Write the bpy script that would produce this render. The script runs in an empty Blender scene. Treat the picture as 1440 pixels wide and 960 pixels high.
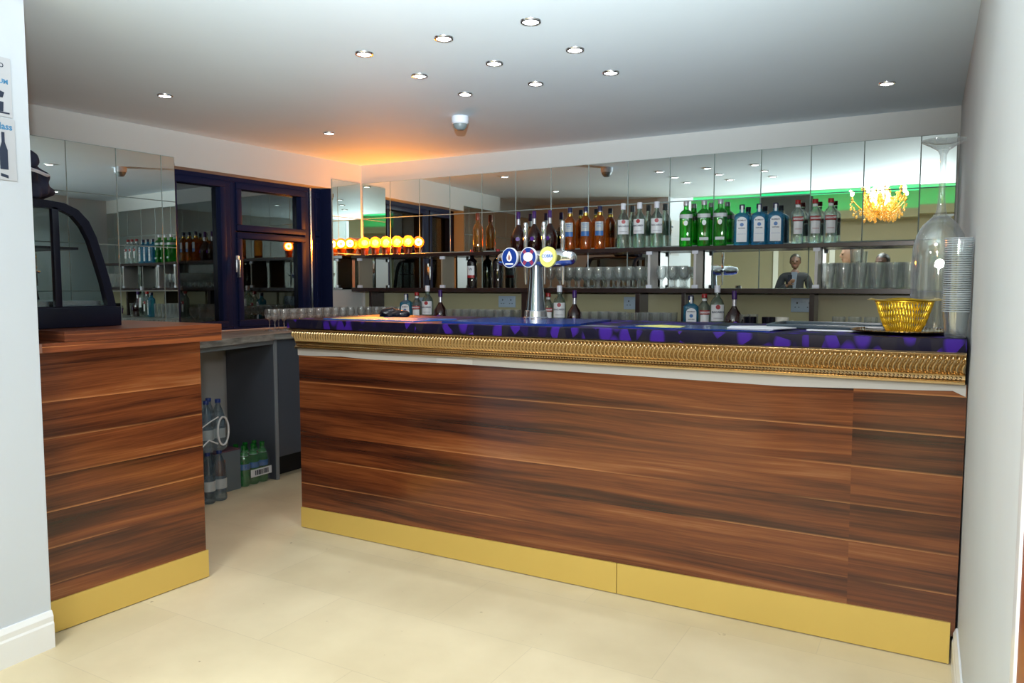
import bpy, bmesh, math, random
from math import sin, cos, pi, radians, atan2, sqrt
from mathutils import Vector, Matrix
random.seed(7)
S = bpy.context.scene
COL = S.collection

# ------------------------------------------------------------------ camera
cam_d = bpy.data.cameras.new('camera'); cam_d.sensor_width = 36.0; cam_d.lens = 26.75
cam_d.clip_start = 0.02; cam_d.clip_end = 60
cam = bpy.data.objects.new('camera', cam_d); COL.objects.link(cam)
cam.location = (0, 0, 1.30); cam.rotation_euler = (radians(90 - 4.169), 0, radians(29.568))
S.camera = cam
# ------------------------------------------------------------------ world and exposure
w = bpy.data.worlds.new('world'); S.world = w; w.use_nodes = True
w.node_tree.nodes['Background'].inputs[0].default_value = (0.10, 0.16, 0.30, 1)
w.node_tree.nodes['Background'].inputs[1].default_value = 0.04
vs = S.view_settings
vs.view_transform = 'Standard'; vs.look = 'None'; vs.gamma = 1.0; vs.use_curve_mapping = False
vs.exposure = 0.0
try:
    S.cycles.max_bounces = 20; S.cycles.diffuse_bounces = 4; S.cycles.glossy_bounces = 8
    S.cycles.transmission_bounces = 16; S.cycles.transparent_max_bounces = 40
    S.cycles.caustics_reflective = False; S.cycles.caustics_refractive = False
    S.cycles.sample_clamp_indirect = 4.0; S.cycles.blur_glossy = 0.5
except Exception: pass

def light(name, kind, loc, energy, color=(1,1,1), size=0.1, size_y=None, direction=None, spot=None, blend=0.5):
    d = bpy.data.lights.new(name, kind); d.energy = energy; d.color = color
    if kind == 'AREA':
        d.size = size
        if size_y: d.shape = 'RECTANGLE'; d.size_y = size_y
    else: d.shadow_soft_size = size
    if kind == 'SPOT': d.spot_size = radians(spot); d.spot_blend = blend
    o = bpy.data.objects.new(name, d); COL.objects.link(o); o.location = loc
    if direction is not None: o.rotation_euler = Vector(direction).to_track_quat('-Z', 'Y').to_euler()
    return o
# the photographer's flash gun, just above the lens: part straight ahead, most of it tipped up to bounce
light('flash_direct', 'SPOT', (-0.05, 0.0, 1.56), 94, (1.0, 0.98, 0.97), 0.05, direction=(-0.38, 0.92, -0.02), spot=122, blend=0.8)
light('flash_bounce', 'SPOT', (-0.05, 0.0, 1.60), 1150, (0.84, 0.94, 1.0), 0.035, direction=(-0.47, 0.75, 0.50), spot=82, blend=1.0)
# soft fill lights added under the hall ceiling, out of view behind the camera
for i, (lx, ly, e) in enumerate(((-1.2, -0.9, 130), (-1.2, -3.6, 75), (1.4, -2.4, 80), (-4.6, -2.6, 45))):
    light('hall_fill', 'AREA', (lx, ly, 3.12), e, (0.93, 0.97, 1.0), 0.9, direction=(0, 0, -1))

# ------------------------------------------------------------------ materials
MATS = {}
def nt(name):
    m = bpy.data.materials.new(name); m.use_nodes = True; n = m.node_tree
    for x in list(n.nodes): n.nodes.remove(x)
    out = n.nodes.new('ShaderNodeOutputMaterial'); MATS[name] = m
    return m, n, out
def N(n, t, **k):
    x = n.nodes.new(t)
    for a, b in k.items(): setattr(x, a, b)
    return x
def L(n, a, b): n.links.new(a, b)
def c4(c): return (c[0], c[1], c[2], 1)
def basic(name, col, rough=0.5, metal=0.0, spec=0.5, var=0.0, vscale=6.0, bump=0.0, coat=0.0, emit=None, estr=0.0):
    m, n, out = nt(name)
    p = N(n, 'ShaderNodeBsdfPrincipled'); L(n, p.outputs[0], out.inputs[0])
    p.inputs['Base Color'].default_value = c4(col); p.inputs['Roughness'].default_value = rough
    p.inputs['Metallic'].default_value = metal; p.inputs['Specular IOR Level'].default_value = spec
    p.inputs['Coat Weight'].default_value = coat; p.inputs['Coat Roughness'].default_value = 0.06
    if emit: p.inputs['Emission Color'].default_value = c4(emit); p.inputs['Emission Strength'].default_value = estr
    tc = N(n, 'ShaderNodeTexCoord'); nz = N(n, 'ShaderNodeTexNoise'); nz.inputs['Scale'].default_value = vscale; nz.inputs['Detail'].default_value = 4
    L(n, tc.outputs['Object'], nz.inputs['Vector'])
    if var > 0:
        mx = N(n, 'ShaderNodeMix', data_type='RGBA'); L(n, nz.outputs[0], mx.inputs[0])
        mx.inputs[6].default_value = c4([max(0, c * (1 - var)) for c in col]); mx.inputs[7].default_value = c4([min(1, c * (1 + var)) for c in col])
        L(n, mx.outputs[2], p.inputs['Base Color'])
    if bump > 0:
        b = N(n, 'ShaderNodeBump'); b.inputs['Strength'].default_value = bump; b.inputs['Distance'].default_value = 0.01
        L(n, nz.outputs[0], b.inputs['Height']); L(n, b.outputs[0], p.inputs['Normal'])
    return m
def glassy(name, col, body=0.0, bodycol=None, edge=0.25, rough=0.0, ior=1.45, gcol=(1,1,1)):
    """thin glass: tinted see-through, a mirror-like sheen by angle, a milky body share"""
    m, n, out = nt(name)
    tr = N(n, 'ShaderNodeBsdfTransparent'); tr.inputs[0].default_value = c4(col)
    gl = N(n, 'ShaderNodeBsdfGlossy'); gl.inputs['Roughness'].default_value = rough; gl.inputs[0].default_value = c4(gcol)
    lf = N(n, 'ShaderNodeLayerWeight'); lf.inputs[0].default_value = 0.5
    p5 = N(n, 'ShaderNodeMath', operation='POWER'); L(n, lf.outputs['Facing'], p5.inputs[0]); p5.inputs[1].default_value = 5.0
    f0 = ((ior - 1) / (ior + 1)) ** 2 * 1.9
    fr = N(n, 'ShaderNodeMath', operation='MULTIPLY_ADD'); L(n, p5.outputs[0], fr.inputs[0]); fr.inputs[1].default_value = 0.85 - f0; fr.inputs[2].default_value = f0
    lw = N(n, 'ShaderNodeLayerWeight'); lw.inputs[0].default_value = 0.35
    pw = N(n, 'ShaderNodeMath', operation='POWER'); L(n, lw.outputs['Facing'], pw.inputs[0]); pw.inputs[1].default_value = 3.5
    ed = N(n, 'ShaderNodeMath', operation='MULTIPLY'); L(n, pw.outputs[0], ed.inputs[0]); ed.inputs[1].default_value = edge
    ad = N(n, 'ShaderNodeMath', operation='ADD', use_clamp=True); L(n, ed.outputs[0], ad.inputs[0]); ad.inputs[1].default_value = body
    df = N(n, 'ShaderNodeBsdfDiffuse'); df.inputs[0].default_value = c4(bodycol or col)
    m1 = N(n, 'ShaderNodeMixShader'); L(n, ad.outputs[0], m1.inputs[0]); L(n, tr.outputs[0], m1.inputs[1]); L(n, df.outputs[0], m1.inputs[2])
    m2 = N(n, 'ShaderNodeMixShader'); L(n, fr.outputs[0], m2.inputs[0]); L(n, m1.outputs[0], m2.inputs[1]); L(n, gl.outputs[0], m2.inputs[2])
    L(n, m2.outputs[0], out.inputs[0]); return m
def refr(m, k, col):
    n = m.node_tree; out = [x for x in n.nodes if x.type == 'OUTPUT_MATERIAL'][0]; src = out.inputs[0].links[0].from_socket
    g = N(n, 'ShaderNodeBsdfGlass'); g.inputs['IOR'].default_value = 1.45; g.inputs['Roughness'].default_value = 0.0; g.inputs[0].default_value = c4(col)
    mx = N(n, 'ShaderNodeMixShader'); mx.inputs[0].default_value = k; L(n, src, mx.inputs[1]); L(n, g.outputs[0], mx.inputs[2]); L(n, mx.outputs[0], out.inputs[0])
def emitm(name, col, s):
    m, n, out = nt(name); e = N(n, 'ShaderNodeEmission'); e.inputs[0].default_value = c4(col); e.inputs[1].default_value = s
    L(n, e.outputs[0], out.inputs[0]); return m

def woodm(name, axis, plank=0.137, z0=0.0, rough=0.16, bright=1.0, joint=None):
    m, n, out = nt(name)
    p = N(n, 'ShaderNodeBsdfPrincipled'); L(n, p.outputs[0], out.inputs[0])
    p.inputs['Roughness'].default_value = rough; p.inputs['Specular IOR Level'].default_value = 0.55
    tc = N(n, 'ShaderNodeTexCoord'); sp = N(n, 'ShaderNodeSeparateXYZ'); L(n, tc.outputs['Object'], sp.inputs[0])
    u = sp.outputs[axis]; z = sp.outputs[2]
    def M(op, a, b=None, c=None, clamp=False):
        x = N(n, 'ShaderNodeMath', operation=op, use_clamp=clamp)
        for i, v in enumerate((a, b, c)):
            if v is None: continue
            if isinstance(v, (int, float)): x.inputs[i].default_value = v
            else: L(n, v, x.inputs[i])
        return x.outputs[0]
    def noise(us, zs, off, detail=5, rough=0.6, dist=0.0, w=None):
        cb = N(n, 'ShaderNodeCombineXYZ'); L(n, M('MULTIPLY', u, us), cb.inputs[0]); L(n, M('MULTIPLY', zz, zs), cb.inputs[1])
        if w is None: cb.inputs[2].default_value = off
        else: L(n, M('ADD', w, off), cb.inputs[2])
        t = N(n, 'ShaderNodeTexNoise'); t.inputs['Scale'].default_value = 1.0; t.inputs['Detail'].default_value = detail
        t.inputs['Roughness'].default_value = rough; t.inputs['Distortion'].default_value = dist
        L(n, cb.outputs[0], t.inputs['Vector']); return t.outputs[0]
    zz = z
    und = noise(0.55, 1.2, 3.3, 2)                       # slow wander of the grain
    zz = M('ADD', z, M('MULTIPLY', M('SUBTRACT', und, 0.5), 0.10))
    q = M('DIVIDE', M('SUBTRACT', z, z0), plank)
    row = M('FLOOR', q); frac = M('FRACT', q)
    w_ = M('MULTIPLY', row, 7.31)
    if joint is not None: w_ = M('ADD', w_, M('MULTIPLY', M('GREATER_THAN', u, joint), 0.35))
    band = noise(0.50, 10.5, 1.0, 4, 0.62, 0.35, w_)
    fine = noise(1.3, 95.0, 9.0, 4, 0.7, 0.1, w_)
    pore = noise(11.0, 420.0, 5.0, 2, 0.6)
    tone = noise(0.5, 0.5, 20.0, 1, 0.5, 0.0, w_)
    v = M('ADD', M('MULTIPLY', band, 0.95), M('MULTIPLY', fine, 0.30)); v = M('ADD', v, M('MULTIPLY', tone, 0.25)); v = M('ADD', v, M('MULTIPLY', pore, 0.10))
    v = M('SUBTRACT', v, 0.33)
    cr = N(n, 'ShaderNodeValToRGB'); L(n, v, cr.inputs[0]); e = cr.color_ramp.elements
    e[0].position = 0.31; e[0].color = c4([x * bright for x in (0.030, 0.0095, 0.0055)])
    e[1].position = 0.74; e[1].color = c4([x * bright for x in (0.36, 0.15, 0.058)])
    for pos, cc in ((0.40, (0.062, 0.017, 0.0075)), (0.50, (0.135, 0.036, 0.012)), (0.60, (0.215, 0.064, 0.019))):
        x = e.new(pos); x.color = c4([a * bright for a in cc])
    # pale sapwood line along each board edge, coming and going
    fad = noise(0.9, 2.0, 40.0, 2, 0.5, 0.0, w_)
    fad = M('MULTIPLY', M('SUBTRACT', fad, 0.42), 6.0, clamp=True)
    edge = M('SUBTRACT', 1.0, M('DIVIDE', frac, 0.055), clamp=True)
    ln = M('MULTIPLY', M('MULTIPLY', edge, fad, clamp=True), 0.85)
    mx = N(n, 'ShaderNodeMix', data_type='RGBA'); L(n, ln, mx.inputs[0]); L(n, cr.outputs[0], mx.inputs[6]); mx.inputs[7].default_value = c4([x * bright for x in (0.52, 0.22, 0.075)])
    L(n, mx.outputs[2], p.inputs['Base Color'])
    return m
def floorm():
    m, n, out = nt('floor_tile'); p = N(n, 'ShaderNodeBsdfPrincipled'); L(n, p.outputs[0], out.inputs[0])
    p.inputs['Roughness'].default_value = 0.42; p.inputs['Specular IOR Level'].default_value = 0.35
    tc = N(n, 'ShaderNodeTexCoord'); mp = N(n, 'ShaderNodeMapping'); L(n, tc.outputs['Object'], mp.inputs[0])
    mp.inputs['Location'].default_value = (0.35, 0.35, 0)
    br = N(n, 'ShaderNodeTexBrick'); L(n, mp.outputs[0], br.inputs['Vector']); br.offset = 0.5
    br.inputs['Scale'].default_value = 1.0; br.inputs['Brick Width'].default_value = 0.9; br.inputs['Row Height'].default_value = 0.45
    br.inputs['Mortar Size'].default_value = 0.0016; br.inputs['Mortar Smooth'].default_value = 0.3
    br.inputs['Color1'].default_value = (0.66, 0.56, 0.36, 1); br.inputs['Color2'].default_value = (0.70, 0.60, 0.40, 1); br.inputs['Mortar'].default_value = (0.60, 0.51, 0.34, 1)
    nz = N(n, 'ShaderNodeTexNoise'); nz.inputs['Scale'].default_value = 2.2; nz.inputs['Detail'].default_value = 6; L(n, tc.outputs['Object'], nz.inputs['Vector'])
    cr = N(n, 'ShaderNodeValToRGB'); L(n, nz.outputs[0], cr.inputs[0]); cr.color_ramp.elements[0].color = (0.90, 0.88, 0.85, 1); cr.color_ramp.elements[1].color = (1.05, 1.05, 1.05, 1)
    cr.color_ramp.elements[0].position = 0.35; cr.color_ramp.elements[1].position = 0.65
    mx = N(n, 'ShaderNodeMix', data_type='RGBA', blend_type='MULTIPLY'); mx.inputs[0].default_value = 1; L(n, br.outputs[0], mx.inputs[6]); L(n, cr.outputs[0], mx.inputs[7])
    # a few scuffs
    n2 = N(n, 'ShaderNodeTexNoise'); n2.inputs['Scale'].default_value = 17; n2.inputs['Detail'].default_value = 3; L(n, tc.outputs['Object'], n2.inputs['Vector'])
    c2 = N(n, 'ShaderNodeValToRGB'); L(n, n2.outputs[0], c2.inputs[0]); c2.color_ramp.elements[0].position = 0.245; c2.color_ramp.elements[0].color = (0.55, 0.5, 0.45, 1); c2.color_ramp.elements[1].position = 0.27; c2.color_ramp.elements[1].color = (1, 1, 1, 1)
    m3 = N(n, 'ShaderNodeMix', data_type='RGBA', blend_type='MULTIPLY'); m3.inputs[0].default_value = 1; L(n, mx.outputs[2], m3.inputs[6]); L(n, c2.outputs[0], m3.inputs[7])
    L(n, m3.outputs[2], p.inputs['Base Color']); return m
def clothm():
    m, n, out = nt('purple_cloth'); p = N(n, 'ShaderNodeBsdfPrincipled'); L(n, p.outputs[0], out.inputs[0]); p.inputs['Roughness'].default_value = 0.45; p.inputs['Specular IOR Level'].default_value = 0.10
    tc = N(n, 'ShaderNodeTexCoord'); mp = N(n, 'ShaderNodeMapping'); mp.inputs['Scale'].default_value = (1.0, 1.0, 0.55); L(n, tc.outputs['Object'], mp.inputs[0])
    vo = N(n, 'ShaderNodeTexVoronoi'); vo.inputs['Scale'].default_value = 22; L(n, mp.outputs[0], vo.inputs['Vector'])
    sp = N(n, 'ShaderNodeSeparateXYZ'); L(n, vo.outputs['Color'], sp.inputs[0])
    cr = N(n, 'ShaderNodeValToRGB'); L(n, sp.outputs[0], cr.inputs[0]); cr.color_ramp.interpolation = 'CONSTANT'
    e = cr.color_ramp.elements; e[0].color = (0.006, 0.005, 0.018, 1); e[1].position = 0.60; e[1].color = (0.038, 0.012, 0.20, 1)
    x = e.new(0.35); x.color = (0.014, 0.012, 0.020, 1); x = e.new(0.52); x.color = (0.012, 0.006, 0.05, 1)
    vd = N(n, 'ShaderNodeMapRange'); L(n, vo.outputs['Distance'], vd.inputs[0]); vd.inputs[1].default_value = 0.50; vd.inputs[2].default_value = 0.75
    mx = N(n, 'ShaderNodeMix', data_type='RGBA'); L(n, vd.outputs[0], mx.inputs[0]); L(n, cr.outputs[0], mx.inputs[6]); mx.inputs[7].default_value = (0.008, 0.007, 0.02, 1)
    L(n, mx.outputs[2], p.inputs['Base Color']); return m
def stonem():
    m, n, out = nt('grey_worktop'); p = N(n, 'ShaderNodeBsdfPrincipled'); L(n, p.outputs[0], out.inputs[0]); p.inputs['Roughness'].default_value = 0.35
    tc = N(n, 'ShaderNodeTexCoord'); mp = N(n, 'ShaderNodeMapping'); mp.inputs['Scale'].default_value = (14, 1.3, 14); L(n, tc.outputs['Object'], mp.inputs[0])
    nz = N(n, 'ShaderNodeTexNoise'); nz.inputs['Scale'].default_value = 2.5; nz.inputs['Detail'].default_value = 6; L(n, mp.outputs[0], nz.inputs['Vector'])
    cr = N(n, 'ShaderNodeValToRGB'); L(n, nz.outputs[0], cr.inputs[0]); cr.color_ramp.elements[0].position = 0.35; cr.color_ramp.elements[0].color = (0.10, 0.10, 0.095, 1)
    cr.color_ramp.elements[1].position = 0.7; cr.color_ramp.elements[1].color = (0.36, 0.36, 0.33, 1); L(n, cr.outputs[0], p.inputs['Base Color']); return m

basic('ceiling', (0.72, 0.83, 0.90), 0.7, var=0.06, vscale=1.3, bump=0.03)
basic('wall_paint', (0.55, 0.56, 0.54), 0.6, var=0.03, vscale=2)
basic('white_wall', (0.58, 0.635, 0.69), 0.5, var=0.02, vscale=2)
basic('right_paint', (0.60, 0.63, 0.635), 0.6, var=0.06, vscale=2.5, bump=0.02)
basic('hall_paint', (0.32, 0.295, 0.205), 0.6, var=0.03)
basic('splash_paint', (0.38, 0.36, 0.22), 0.28, var=0.05, vscale=3)
basic('white_gloss', (0.82, 0.84, 0.84), 0.25)
floorm()
woodm('wood_bar', 0, 0.137, 0.105, bright=0.88, joint=-0.27)
woodm('wood_counter', 1, 0.137, 0.05)
woodm('wood_slab', 1, 0.040, 0.0, rough=0.28, bright=1.8)
woodm('wood_slab_x', 0, 0.040, 0.0, rough=0.28, bright=1.2)
basic('endgrain', (0.30, 0.15, 0.11), 0.5, var=0.2, vscale=30)
clothm(); stonem()
basic('gold_kick', (0.66, 0.47, 0.12), 0.38, metal=0.35, var=0.06, vscale=2)
basic('gilt', (0.52, 0.385, 0.215), 0.24, metal=1.0)
basic('scribe_strip', (0.42, 0.41, 0.39), 0.5, var=0.04)
basic('shelf_wood', (0.030, 0.018, 0.017), 0.25, var=0.3, vscale=12)
basic('upright_face', (0.62, 0.60, 0.60), 0.3)
basic('upright_tan', (0.26, 0.22, 0.16), 0.4)
basic('navy_frame', (0.008, 0.013, 0.048), 0.42, spec=0.12)
basic('silver', (0.75, 0.77, 0.8), 0.22, metal=1.0)
basic('chrome', (0.85, 0.87, 0.9), 0.06, metal=1.0)
basic('brushed', (0.36, 0.42, 0.50), 0.20, metal=1.0)
basic('cab_grey', (0.070, 0.080, 0.100), 0.4)
basic('cab_edge', (0.22, 0.24, 0.26), 0.4)
basic('black_plastic', (0.006, 0.006, 0.012), 0.2)
basic('black', (0.004, 0.004, 0.006), 0.6)
basic('dark_navy', (0.003, 0.004, 0.012), 0.3, spec=0.3)
basic('navy_cloth', (0.008, 0.010, 0.030), 0.85, var=0.4, vscale=20, bump=0.5)
basic('pale_cloth', (0.55, 0.55, 0.62), 0.8)
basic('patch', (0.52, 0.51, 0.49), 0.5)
basic('paper', (0.75, 0.76, 0.80), 0.6)
basic('label_white', (0.72, 0.74, 0.76), 0.45)
basic('label_ink', (0.02, 0.03, 0.06), 0.5)
basic('label_red', (0.32, 0.015, 0.02), 0.45)
basic('label_blue', (0.03, 0.14, 0.40), 0.45)
basic('label_grey', (0.42, 0.46, 0.47), 0.4)
basic('label_purple', (0.10, 0.02, 0.28), 0.3)
basic('cap_white', (0.72, 0.74, 0.82), 0.35)
basic('cap_silver', (0.55, 0.55, 0.6), 0.3, metal=0.6)
basic('cap_red', (0.30, 0.012, 0.015), 0.3)
basic('cap_blue', (0.010, 0.014, 0.06), 0.3)
basic('cap_water', (0.015, 0.04, 0.20), 0.35)
basic('cap_purple', (0.045, 0.008, 0.13), 0.35)
basic('foil_copper', (0.16, 0.035, 0.015), 0.35, metal=0.4)
basic('gold', (0.80, 0.56, 0.12), 0.25, metal=1.0)
basic('brass_tray', (0.32, 0.22, 0.10), 0.25, metal=1.0, var=0.2, vscale=30)
basic('basket_gold', (0.75, 0.47, 0.03), 0.28, metal=0.8)
basic('mat_blue', (0.007, 0.032, 0.19), 0.15)
basic('mat_yellow', (0.62, 0.60, 0.16), 0.5)
basic('mat_sky', (0.03, 0.12, 0.40), 0.2)
basic('mat_grey', (0.09, 0.10, 0.15), 0.4)
basic('tray_grey', (0.045, 0.065, 0.085), 0.25)
basic('socket', (0.36, 0.46, 0.56), 0.35)
basic('detector', (0.72, 0.76, 0.84), 0.4)
basic('detector_grey', (0.20, 0.24, 0.25), 0.4)
basic('brown_door', (0.28, 0.055, 0.012), 0.35, var=0.3, vscale=8)
basic('mug_white', (0.7, 0.68, 0.6), 0.3)
basic('skin', (0.50, 0.27, 0.17), 0.5, var=0.05)
basic('skin_dark', (0.09, 0.04, 0.025), 0.5, var=0.05)
basic('hair', (0.008, 0.007, 0.007), 0.45, var=0.3, vscale=60, bump=0.4)
basic('suit', (0.005, 0.006, 0.010), 0.8, var=0.2, vscale=80)
basic('shirt', (0.10, 0.12, 0.16), 0.8)
basic('trousers', (0.012, 0.012, 0.016), 0.85)
basic('leather', (0.008, 0.007, 0.006), 0.35)
basic('lip', (0.25, 0.07, 0.06), 0.5)
basic('eye', (0.02, 0.015, 0.01), 0.2)
basic('carton', (0.13, 0.16, 0.18), 0.6)
basic('carton_top', (0.10, 0.04, 0.06), 0.6)
basic('carton_orange', (0.24, 0.07, 0.02), 0.5)
basic('tag_brown', (0.06, 0.05, 0.02), 0.5)
basic('poster', (0.50, 0.52, 0.55), 0.4, var=0.03)
basic('poster_blue', (0.05, 0.22, 0.42), 0.5)
basic('green_wall', (0.30, 0.42, 0.30), 0.6)
def clearglass():
    # half thin sheen with milky rims, half true refraction
    m = glassy('clear_glass', (0.97, 0.985, 0.985), body=0.050, bodycol=(0.93, 0.97, 1.0), edge=1.0, ior=1.5, rough=0.02)
    n = m.node_tree; out = [x for x in n.nodes if x.type == 'OUTPUT_MATERIAL'][0]; src = out.inputs[0].links[0].from_socket
    g = N(n, 'ShaderNodeBsdfGlass'); g.inputs['IOR'].default_value = 1.45; g.inputs['Roughness'].default_value = 0.0
    g.inputs[0].default_value = (1, 1, 1, 1)
    mx = N(n, 'ShaderNodeMixShader'); mx.inputs[0].default_value = 0.20; L(n, src, mx.inputs[1]); L(n, g.outputs[0], mx.inputs[2]); L(n, mx.outputs[0], out.inputs[0])
clearglass()
refr(glassy('rum_glass', (0.84, 0.95, 0.93), body=0.05, bodycol=(0.45, 0.62, 0.62), edge=0.35, ior=1.55, rough=0.03), 0.4, (0.8, 0.95, 0.93))
refr(glassy('vodka_glass', (0.88, 0.96, 0.97), body=0.04, bodycol=(0.5, 0.6, 0.65), edge=0.35, ior=1.55, rough=0.03), 0.4, (0.9, 0.97, 1))
refr(glassy('green_glass', (0.05, 0.60, 0.10), body=0.28, bodycol=(0.01, 0.30, 0.03), edge=0.2, ior=1.55, rough=0.03), 0.35, (0.1, 0.85, 0.15))
refr(glassy('blue_glass', (0.22, 0.72, 0.95), body=0.30, bodycol=(0.03, 0.30, 0.55), edge=0.2, ior=1.5, rough=0.03), 0.25, (0.3, 0.8, 1))
refr(glassy('amber_glass', (0.85, 0.35, 0.06), body=0.26, bodycol=(0.60, 0.19, 0.02), edge=0.2, ior=1.5, rough=0.03), 0.35, (1, 0.45, 0.08))
refr(glassy('rose_glass', (0.90, 0.55, 0.20), body=0.25, bodycol=(0.50, 0.26, 0.07), edge=0.25, ior=1.5, rough=0.03), 0.35, (1, 0.7, 0.3))
glassy('cognac_glass', (0.22, 0.03, 0.02), body=0.45, bodycol=(0.035, 0.006, 0.006), edge=0.1, ior=1.55)
glassy('wine_dark', (0.03, 0.02, 0.02), body=0.75, bodycol=(0.006, 0.004, 0.006), edge=0.1, ior=1.5)
refr(glassy('water_plastic', (0.78, 0.88, 0.95), body=0.10, bodycol=(0.35, 0.45, 0.55), edge=0.4, ior=1.45, rough=0.03), 0.3, (0.85, 0.93, 1))
refr(glassy('green_plastic', (0.10, 0.70, 0.18), body=0.42, bodycol=(0.01, 0.40, 0.05), edge=0.25, ior=1.45, rough=0.03), 0.3, (0.15, 0.9, 0.25))
glassy('film', (0.92, 0.95, 0.97), body=0.07, bodycol=(0.6, 0.7, 0.72), edge=0.35, rough=0.08)
glassy('cup_plastic', (0.985, 0.99, 0.99), body=0.012, bodycol=(0.8, 0.86, 0.9), edge=0.30, ior=1.4)
glassy('case_glass', (0.66, 0.76, 0.77), body=0.0, bodycol=(0.1, 0.1, 0.1), edge=0.0, ior=1.35)
glassy('window_glass', (0.20, 0.22, 0.24), body=0.0, bodycol=(0.0, 0.0, 0.0), edge=0.0, ior=1.95, gcol=(0.85, 0.92, 0.9))
glassy('cup_rim', (0.85, 0.9, 0.92), body=0.30, bodycol=(0.8, 0.86, 0.9), edge=0.3, ior=1.6)
emitm('spot_lens', (0.92, 0.97, 1.0), 14)
emitm('bulb', (1.0, 0.80, 0.45), 30)
emitm('green_led', (0.02, 1.0, 0.35), 5)
emitm('phone_glow', (0.7, 0.85, 1.0), 1.0)
def mirrorm():
    m, n, out = nt('mirror_glass'); g = N(n, 'ShaderNodeBsdfGlossy'); g.inputs['Roughness'].default_value = 0.004
    tc = N(n, 'ShaderNodeTexCoord'); nz = N(n, 'ShaderNodeTexNoise'); nz.inputs['Scale'].default_value = 1.2; L(n, tc.outputs['Object'], nz.inputs['Vector'])
    cr = N(n, 'ShaderNodeValToRGB'); L(n, nz.outputs[0], cr.inputs[0]); cr.color_ramp.elements[0].color = (0.76, 0.84, 0.80, 1); cr.color_ramp.elements[1].color = (0.81, 0.88, 0.85, 1)
    L(n, cr.outputs[0], g.inputs[0]); L(n, g.outputs[0], out.inputs[0])
mirrorm()
basic('mirror_edge', (0.24, 0.32, 0.30), 0.25)
glassy('amber_ball', (1.0, 0.62, 0.22), body=0.22, bodycol=(0.95, 0.42, 0.06), edge=0.8, ior=1.5)
emitm('filament', (1.0, 0.62, 0.22), 14)
glassy('crystal', (1.0, 0.80, 0.35), body=0.35, bodycol=(0.9, 0.62, 0.18), edge=0.3, ior=1.6)

# ------------------------------------------------------------------ mesh helpers
def setp(o, label=None, cat=None, group=None, kind=None):
    if label: o['label'] = label
    if cat: o['category'] = cat
    if group: o['group'] = group
    if kind: o['kind'] = kind
    return o
def obj(name, bm, mat, parent=None, smooth=True, label=None, auto=40):
    me = bpy.data.meshes.new(name); bmesh.ops.recalc_face_normals(bm, faces=bm.faces[:])
    if smooth:
        for f in bm.faces: f.smooth = True
        lim = radians(auto)
        for e in bm.edges:
            if len(e.link_faces) == 2 and e.calc_face_angle(0) > lim: e.smooth = False
    bm.to_mesh(me); bm.free()
    for mm in (mat if isinstance(mat, (list, tuple)) else [mat]): me.materials.append(MATS[mm])
    o = bpy.data.objects.new(name, me); COL.objects.link(o)
    if parent: o.parent = parent
    if label: o['label'] = label
    return o
def thing(name, label, cat, loc=(0, 0, 0), rz=0, group=None):
    o = bpy.data.objects.new(name, None); COL.objects.link(o); o.location = loc; o.rotation_euler = (0, 0, rz); o.empty_display_size = 0.05
    return setp(o, label, cat, group)
def dup(root, loc, rz=None, label=None, group=None, scale=None):
    r = root.copy(); COL.objects.link(r); r.location = loc
    if rz is not None: r.rotation_euler = (0, 0, rz)
    if label: r['label'] = label
    if group: r['group'] = group
    if scale: r.scale = (scale,) * 3
    for ch in root.children:
        c = ch.copy(); COL.objects.link(c); c.parent = r
        for g in ch.children:
            d = g.copy(); COL.objects.link(d); d.parent = c
    return r
def box(bm, x0, x1, y0, y1, z0, z1, bev=0.0, mat=0, M=None):
    vs = [bm.verts.new(v) for v in ((x0,y0,z0),(x1,y0,z0),(x1,y1,z0),(x0,y1,z0),(x0,y0,z1),(x1,y0,z1),(x1,y1,z1),(x0,y1,z1))]
    fs = [bm.faces.new([vs[i] for i in q]) for q in ((0,3,2,1),(4,5,6,7),(0,1,5,4),(1,2,6,5),(2,3,7,6),(3,0,4,7))]
    for f in fs: f.material_index = mat
    if M is not None:
        for v in vs: v.co = M @ v.co
    if bev > 0:
        ed = list({e for f in fs for e in f.edges})
        r = bmesh.ops.bevel(bm, geom=ed, offset=bev, segments=2, affect='EDGES', profile=0.6)
        for f in r['faces']: f.material_index = mat
    return vs
def B(*boxes, bev=0.0, M=None):
    bm = bmesh.new()
    for b in boxes: box(bm, *b, bev=bev, M=M)
    return bm
def prism(bm, poly, axis, a0, a1, mat=0):
    """extrude a 2D outline along an axis; outline coords are the other two axes in order"""
    def P(p, a):
        if axis == 0: return (a, p[0], p[1])
        if axis == 1: return (p[0], a, p[1])
        return (p[0], p[1], a)
    A = [bm.verts.new(P(p, a0)) for p in poly]; Z = [bm.verts.new(P(p, a1)) for p in poly]
    n = len(poly); fs = []
    for i in range(n): fs.append(bm.faces.new((A[i], A[(i+1) % n], Z[(i+1) % n], Z[i])))
    fs.append(bm.faces.new(A[::-1])); fs.append(bm.faces.new(Z))
    for f in fs: f.material_index = mat
    return bm
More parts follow.
